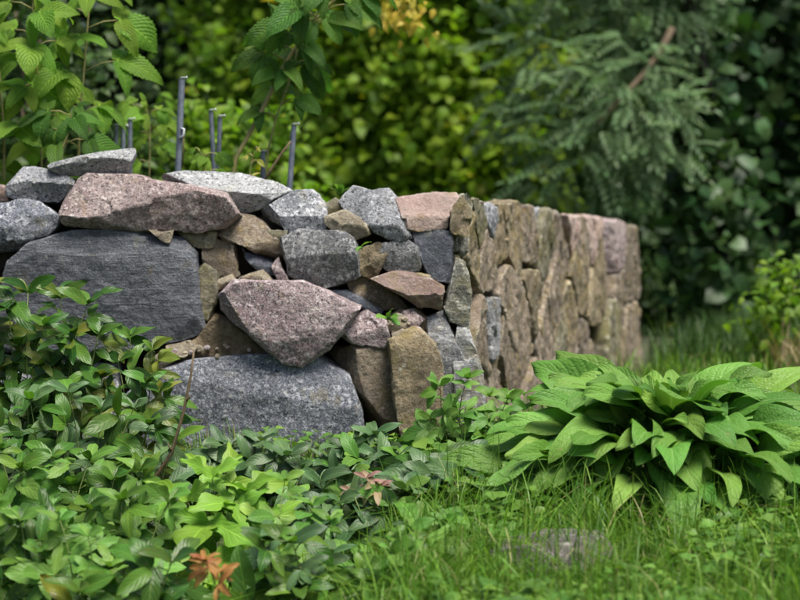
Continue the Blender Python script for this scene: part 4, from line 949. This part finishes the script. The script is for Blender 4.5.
# silver feathery tree
tx = 2.45; ash = empty('silver_tree', (tx, 19.4, 0), 'silvery green tree with feathery drooping leaves beyond the wall end', 'tree')
tube_obj('trunk', [Vector(p) for p in ((0.75, 1.4, -.1), (0.72, 1.4, 1), (.6, 1.2, 2.2), (.2, .2, 3.4), (.1, .1, 6.5))], [.09, .08, .07, .05, .03], M['bark'], ash, 8)
tube_obj('branch', [W(672, 28, 19.2) - ash.location, W(658, 55, 19.1) - ash.location, W(640, 78, 19.0) - ash.location, W(610, 110, 18.9) - ash.location, W(570, 150, 18.8) - ash.location], [.035, .03, .025, .017, .008], M['bark_l'], ash, 6)
crown('creeper', ash, [((ash.location.x + .72 - .06 * k, ash.location.y + 1.15, .25 + .42 * k), .3) for k in range(9)], 1500, .13, .95, 'c_ivy', 57, shape='lobed', droop=.7)
def pinnate(parent, clumps, nf, fl, mat, seed):
    r_ = np.random.RandomState(seed); P, D, U, Sz, Tn = [], [], [], [], []
    for c, r in clumps:
        for i in range(int(nf * r * r)):
            dv = r_.normal(0, 1, 3); dv /= np.linalg.norm(dv); b = np.array(c) + dv * r * r_.uniform(.3, 1) ** .5
            ax = dv * .8 + r_.normal(0, .4, 3) + np.array([-.2, -.2, -.35]); ax /= np.linalg.norm(ax); up = np.array([r_.normal(0, .3), -.4, 1.]); sd_ = np.cross(ax, up); sd_ /= np.linalg.norm(sd_)
            L = fl * r_.uniform(.7, 1.2); t0 = r_.uniform(0, .6)
            for k in range(6):
                q = b + ax * L * (k / 6) - np.array([0, 0, .25 * L * (k / 6) ** 2])
                for s in (-1, 1):
                    P.append(q); D.append(ax * .75 + s * sd_ + np.array([0, 0, -.15])); U.append(up); Sz.append(L * .33 * (1 - .3 * abs(k / 6 - .4))); Tn.append(t0 + r_.uniform(0, .4))
            P.append(b + ax * L - np.array([0, 0, .25 * L])); D.append(ax); U.append(up); Sz.append(L * .33); Tn.append(t0 + .2)
    V, Q, T = leaf_cloud(np.array(P), np.array(D), np.array(U), np.array(Sz), .36, r_, 'lance')
    return link(bpy.data.objects.new('crown', mesh_np('crown', V - np.array(parent.location), [Q, T], M[mat], tint=np.repeat(np.array(Tn), 8))), parent)
pc = [(W(600, 110, 19.0)[:], 0.67), (W(570, 150, 19.1)[:], 0.56), (W(640, 120, 19.0)[:], 0.60), (W(605, 158, 19.2)[:], .46), (W(655, 135, 19.1)[:], .38), (W(630, 70, 19.0)[:], 0.51),
      (W(540, 60, 19.7)[:], 0.60), (W(580, 30, 19.8)[:], 0.67), (W(640, 20, 19.7)[:], 0.60), (W(530, 110, 19.8)[:], 0.47), (W(600, -40, 19.8)[:], 0.80), (W(660, -60, 19.8)[:], 0.93), (W(620, -150, 19.6)[:], 1.06)]
pinnate(ash, pc, 190, .29, 'c_ash', 41)
# creeper covered tree on the right
iv = bush('creeper_clad_tree', 'dark tree smothered in broad leaved creeper at the right edge', 'tree', 725, 15.2,
          [(700, 200, -.5, .3), (725, 240, -.6, .28), (712, 150, -.5, .3), (650, 215, -.3, .3), (630, 190, -.1, .3), (675, 190, -.4, .3), (655, 250, -.3, .3), (700, 60, 0, .55), (760, 40, -.2, .6), (790, 110, -.1, .5), (690, 130, .1, .4), (770, 180, -.2, .38), (800, 230, -.1, .45), (680, 250, 0, .36), (665, 200, .2, .3), (750, 250, .1, .3), (690, 300, -.1, .34), (740, 320, -.2, .34), (800, 300, -.2, .4), (720, -20, 0, .7), (790, -40, 0, .8), (680, -60, .2, .7), (830, 60, .3, .8), (840, 200, 0, .7), (740, -150, 0, 1.0), (650, 290, -.1, .3)],
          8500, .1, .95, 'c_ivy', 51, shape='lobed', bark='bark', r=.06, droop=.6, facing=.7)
tube_obj('trunk', [Vector(p) for p in ((0, .35, -.1), (0, .35, 1.2), (-.05, .3, 2.6), (.05, .3, 4), (.1, .3, 5.5))], [.2, .17, .15, .12, .08], M['bark'], iv, 10)
bush('undergrowth_bush', 'low yellowish green bush at the far end of the wall', 'bush', 660, 14.8, [(650, 335, 0, .22), (680, 345, -.1, .2), (720, 350, .1, .22), (640, 315, .1, .2)], 600, .07, .7, 'c_hazel', 52, r=.01)
for i, (px, nm) in enumerate(((655, 'low dark leafy bush just right of the wall end'), (715, 'low dark leafy bush at the foot of the creeper clad trunk'), (790, 'low dark leafy bush behind the dry grass at the right edge'))):
    bush('undergrowth_bush', nm, 'bush', px, 14.6, [(px - 25, 290, 0, .26), (px + 20, 310, .1, .26), (px, 340, -.1, .26), (px + 25, 265, .2, .24), (px - 20, 330, .1, .24)], 1500, .06, .8, 'c_dark', 80 + i, 'low bushes under the trees', r=.01)
bush('undergrowth_bush', 'yellow green leafy weeds rising from the dry grass at the right edge', 'bush', 790, 13.6, [(780, 310, 0, .2), (805, 330, 0, .25), (765, 330, .1, .16), (795, 285, .1, .18)], 500, .07, .6, 'c_hazel', 53, r=.01)
bush('small_leafed_bush', 'dark bush behind the raspberry canes at the left edge', 'bush', 30, 13.5, [(20, 100, 0, .5), (60, 150, 0, .45), (0, 170, .1, .5), (40, 40, .2, .5), (90, 110, .4, .4), (10, -20, .2, .6), (100, 165, .4, .4)], 2600, .075, .7, 'c_dark', 54)
# yellow seed cluster hanging in at the top edge
yc = empty('seed_spray', W(402, -30, 12.5), 'small cluster of yellow leaves hanging in from the top edge', 'leaves')
tube_obj('twig', [Vector((0, 0, 0)), Vector((0, 0, -.12)), Vector((.01, 0, -.2))], [.006, .005, .004], M['stem_b'], yc, 5)
crown('leaves', yc, [(W(400, 3, 12.5)[:], .07), (W(404, 12, 12.5)[:], .06)], 50, .06, .6, 'c_yellow', 55, droop=.8)

# conifers
def conifer(label, px, Y, h, seed):
    Y *= 1.45; h *= 1.45
    x = (px - 400) / F * Y; root = empty('conifer', (x, Y, 0), label, 'tree', 'dark conifers in the background')
    r_ = np.random.RandomState(seed); tube_obj('trunk', [Vector((0, 0, -.1)), Vector((0, 0, h * .5)), Vector((0, 0, h))], [.14, .09, .02], M['bark'], root, 8)
    P, D, U, Sz, Tn = [], [], [], [], []
    nb = 150
    for i in range(nb):
        z = h * (.05 + .93 * (i / nb)); L = (h - z) * .28 + .25; az = i * 2.4 + r_.uniform(-.3, .3); o = np.array([math.cos(az), math.sin(az), 0])
        for k in range(26):
            t = r_.uniform(.15, 1); q = np.array([0, 0, z]) + o * L * t + np.array([0, 0, -.35 * L * t * t]) + r_.normal(0, .05, 3)
            sd_ = np.array([-o[1], o[0], 0]) * r_.choice([-1, 1])
            P.append(q); D.append(o * .8 + sd_ * r_.uniform(.2, 1) + np.array([0, 0, -.25])); U.append(np.array([r_.normal(0, .2), r_.normal(0, .2), 1])); Sz.append(r_.uniform(.18, .34)); Tn.append(r_.uniform(0, 1))
    V, Q, T = leaf_cloud(np.array(P), np.array(D), np.array(U), np.array(Sz), .35, r_, 'lance')
    link(bpy.data.objects.new('crown', mesh_np('crown', V, [Q, T], M['c_conifer'], tint=np.repeat(np.array(Tn), 8))), root)
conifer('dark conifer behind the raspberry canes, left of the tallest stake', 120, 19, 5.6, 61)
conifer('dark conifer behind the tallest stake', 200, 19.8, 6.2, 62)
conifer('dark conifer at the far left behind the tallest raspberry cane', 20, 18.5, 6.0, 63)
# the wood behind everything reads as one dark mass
far = [];
for i in range(90):
    far.append(((-12 + i * .267 + rnd.uniform(-.3, .3), rnd.uniform(31.5, 34), (i * 2.05) % 8.2), rnd.uniform(1.5, 2.0)))
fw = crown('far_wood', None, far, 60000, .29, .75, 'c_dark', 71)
tag(fw, 'dark wood filling the background behind the bushes', 'wood', kind='stuff')
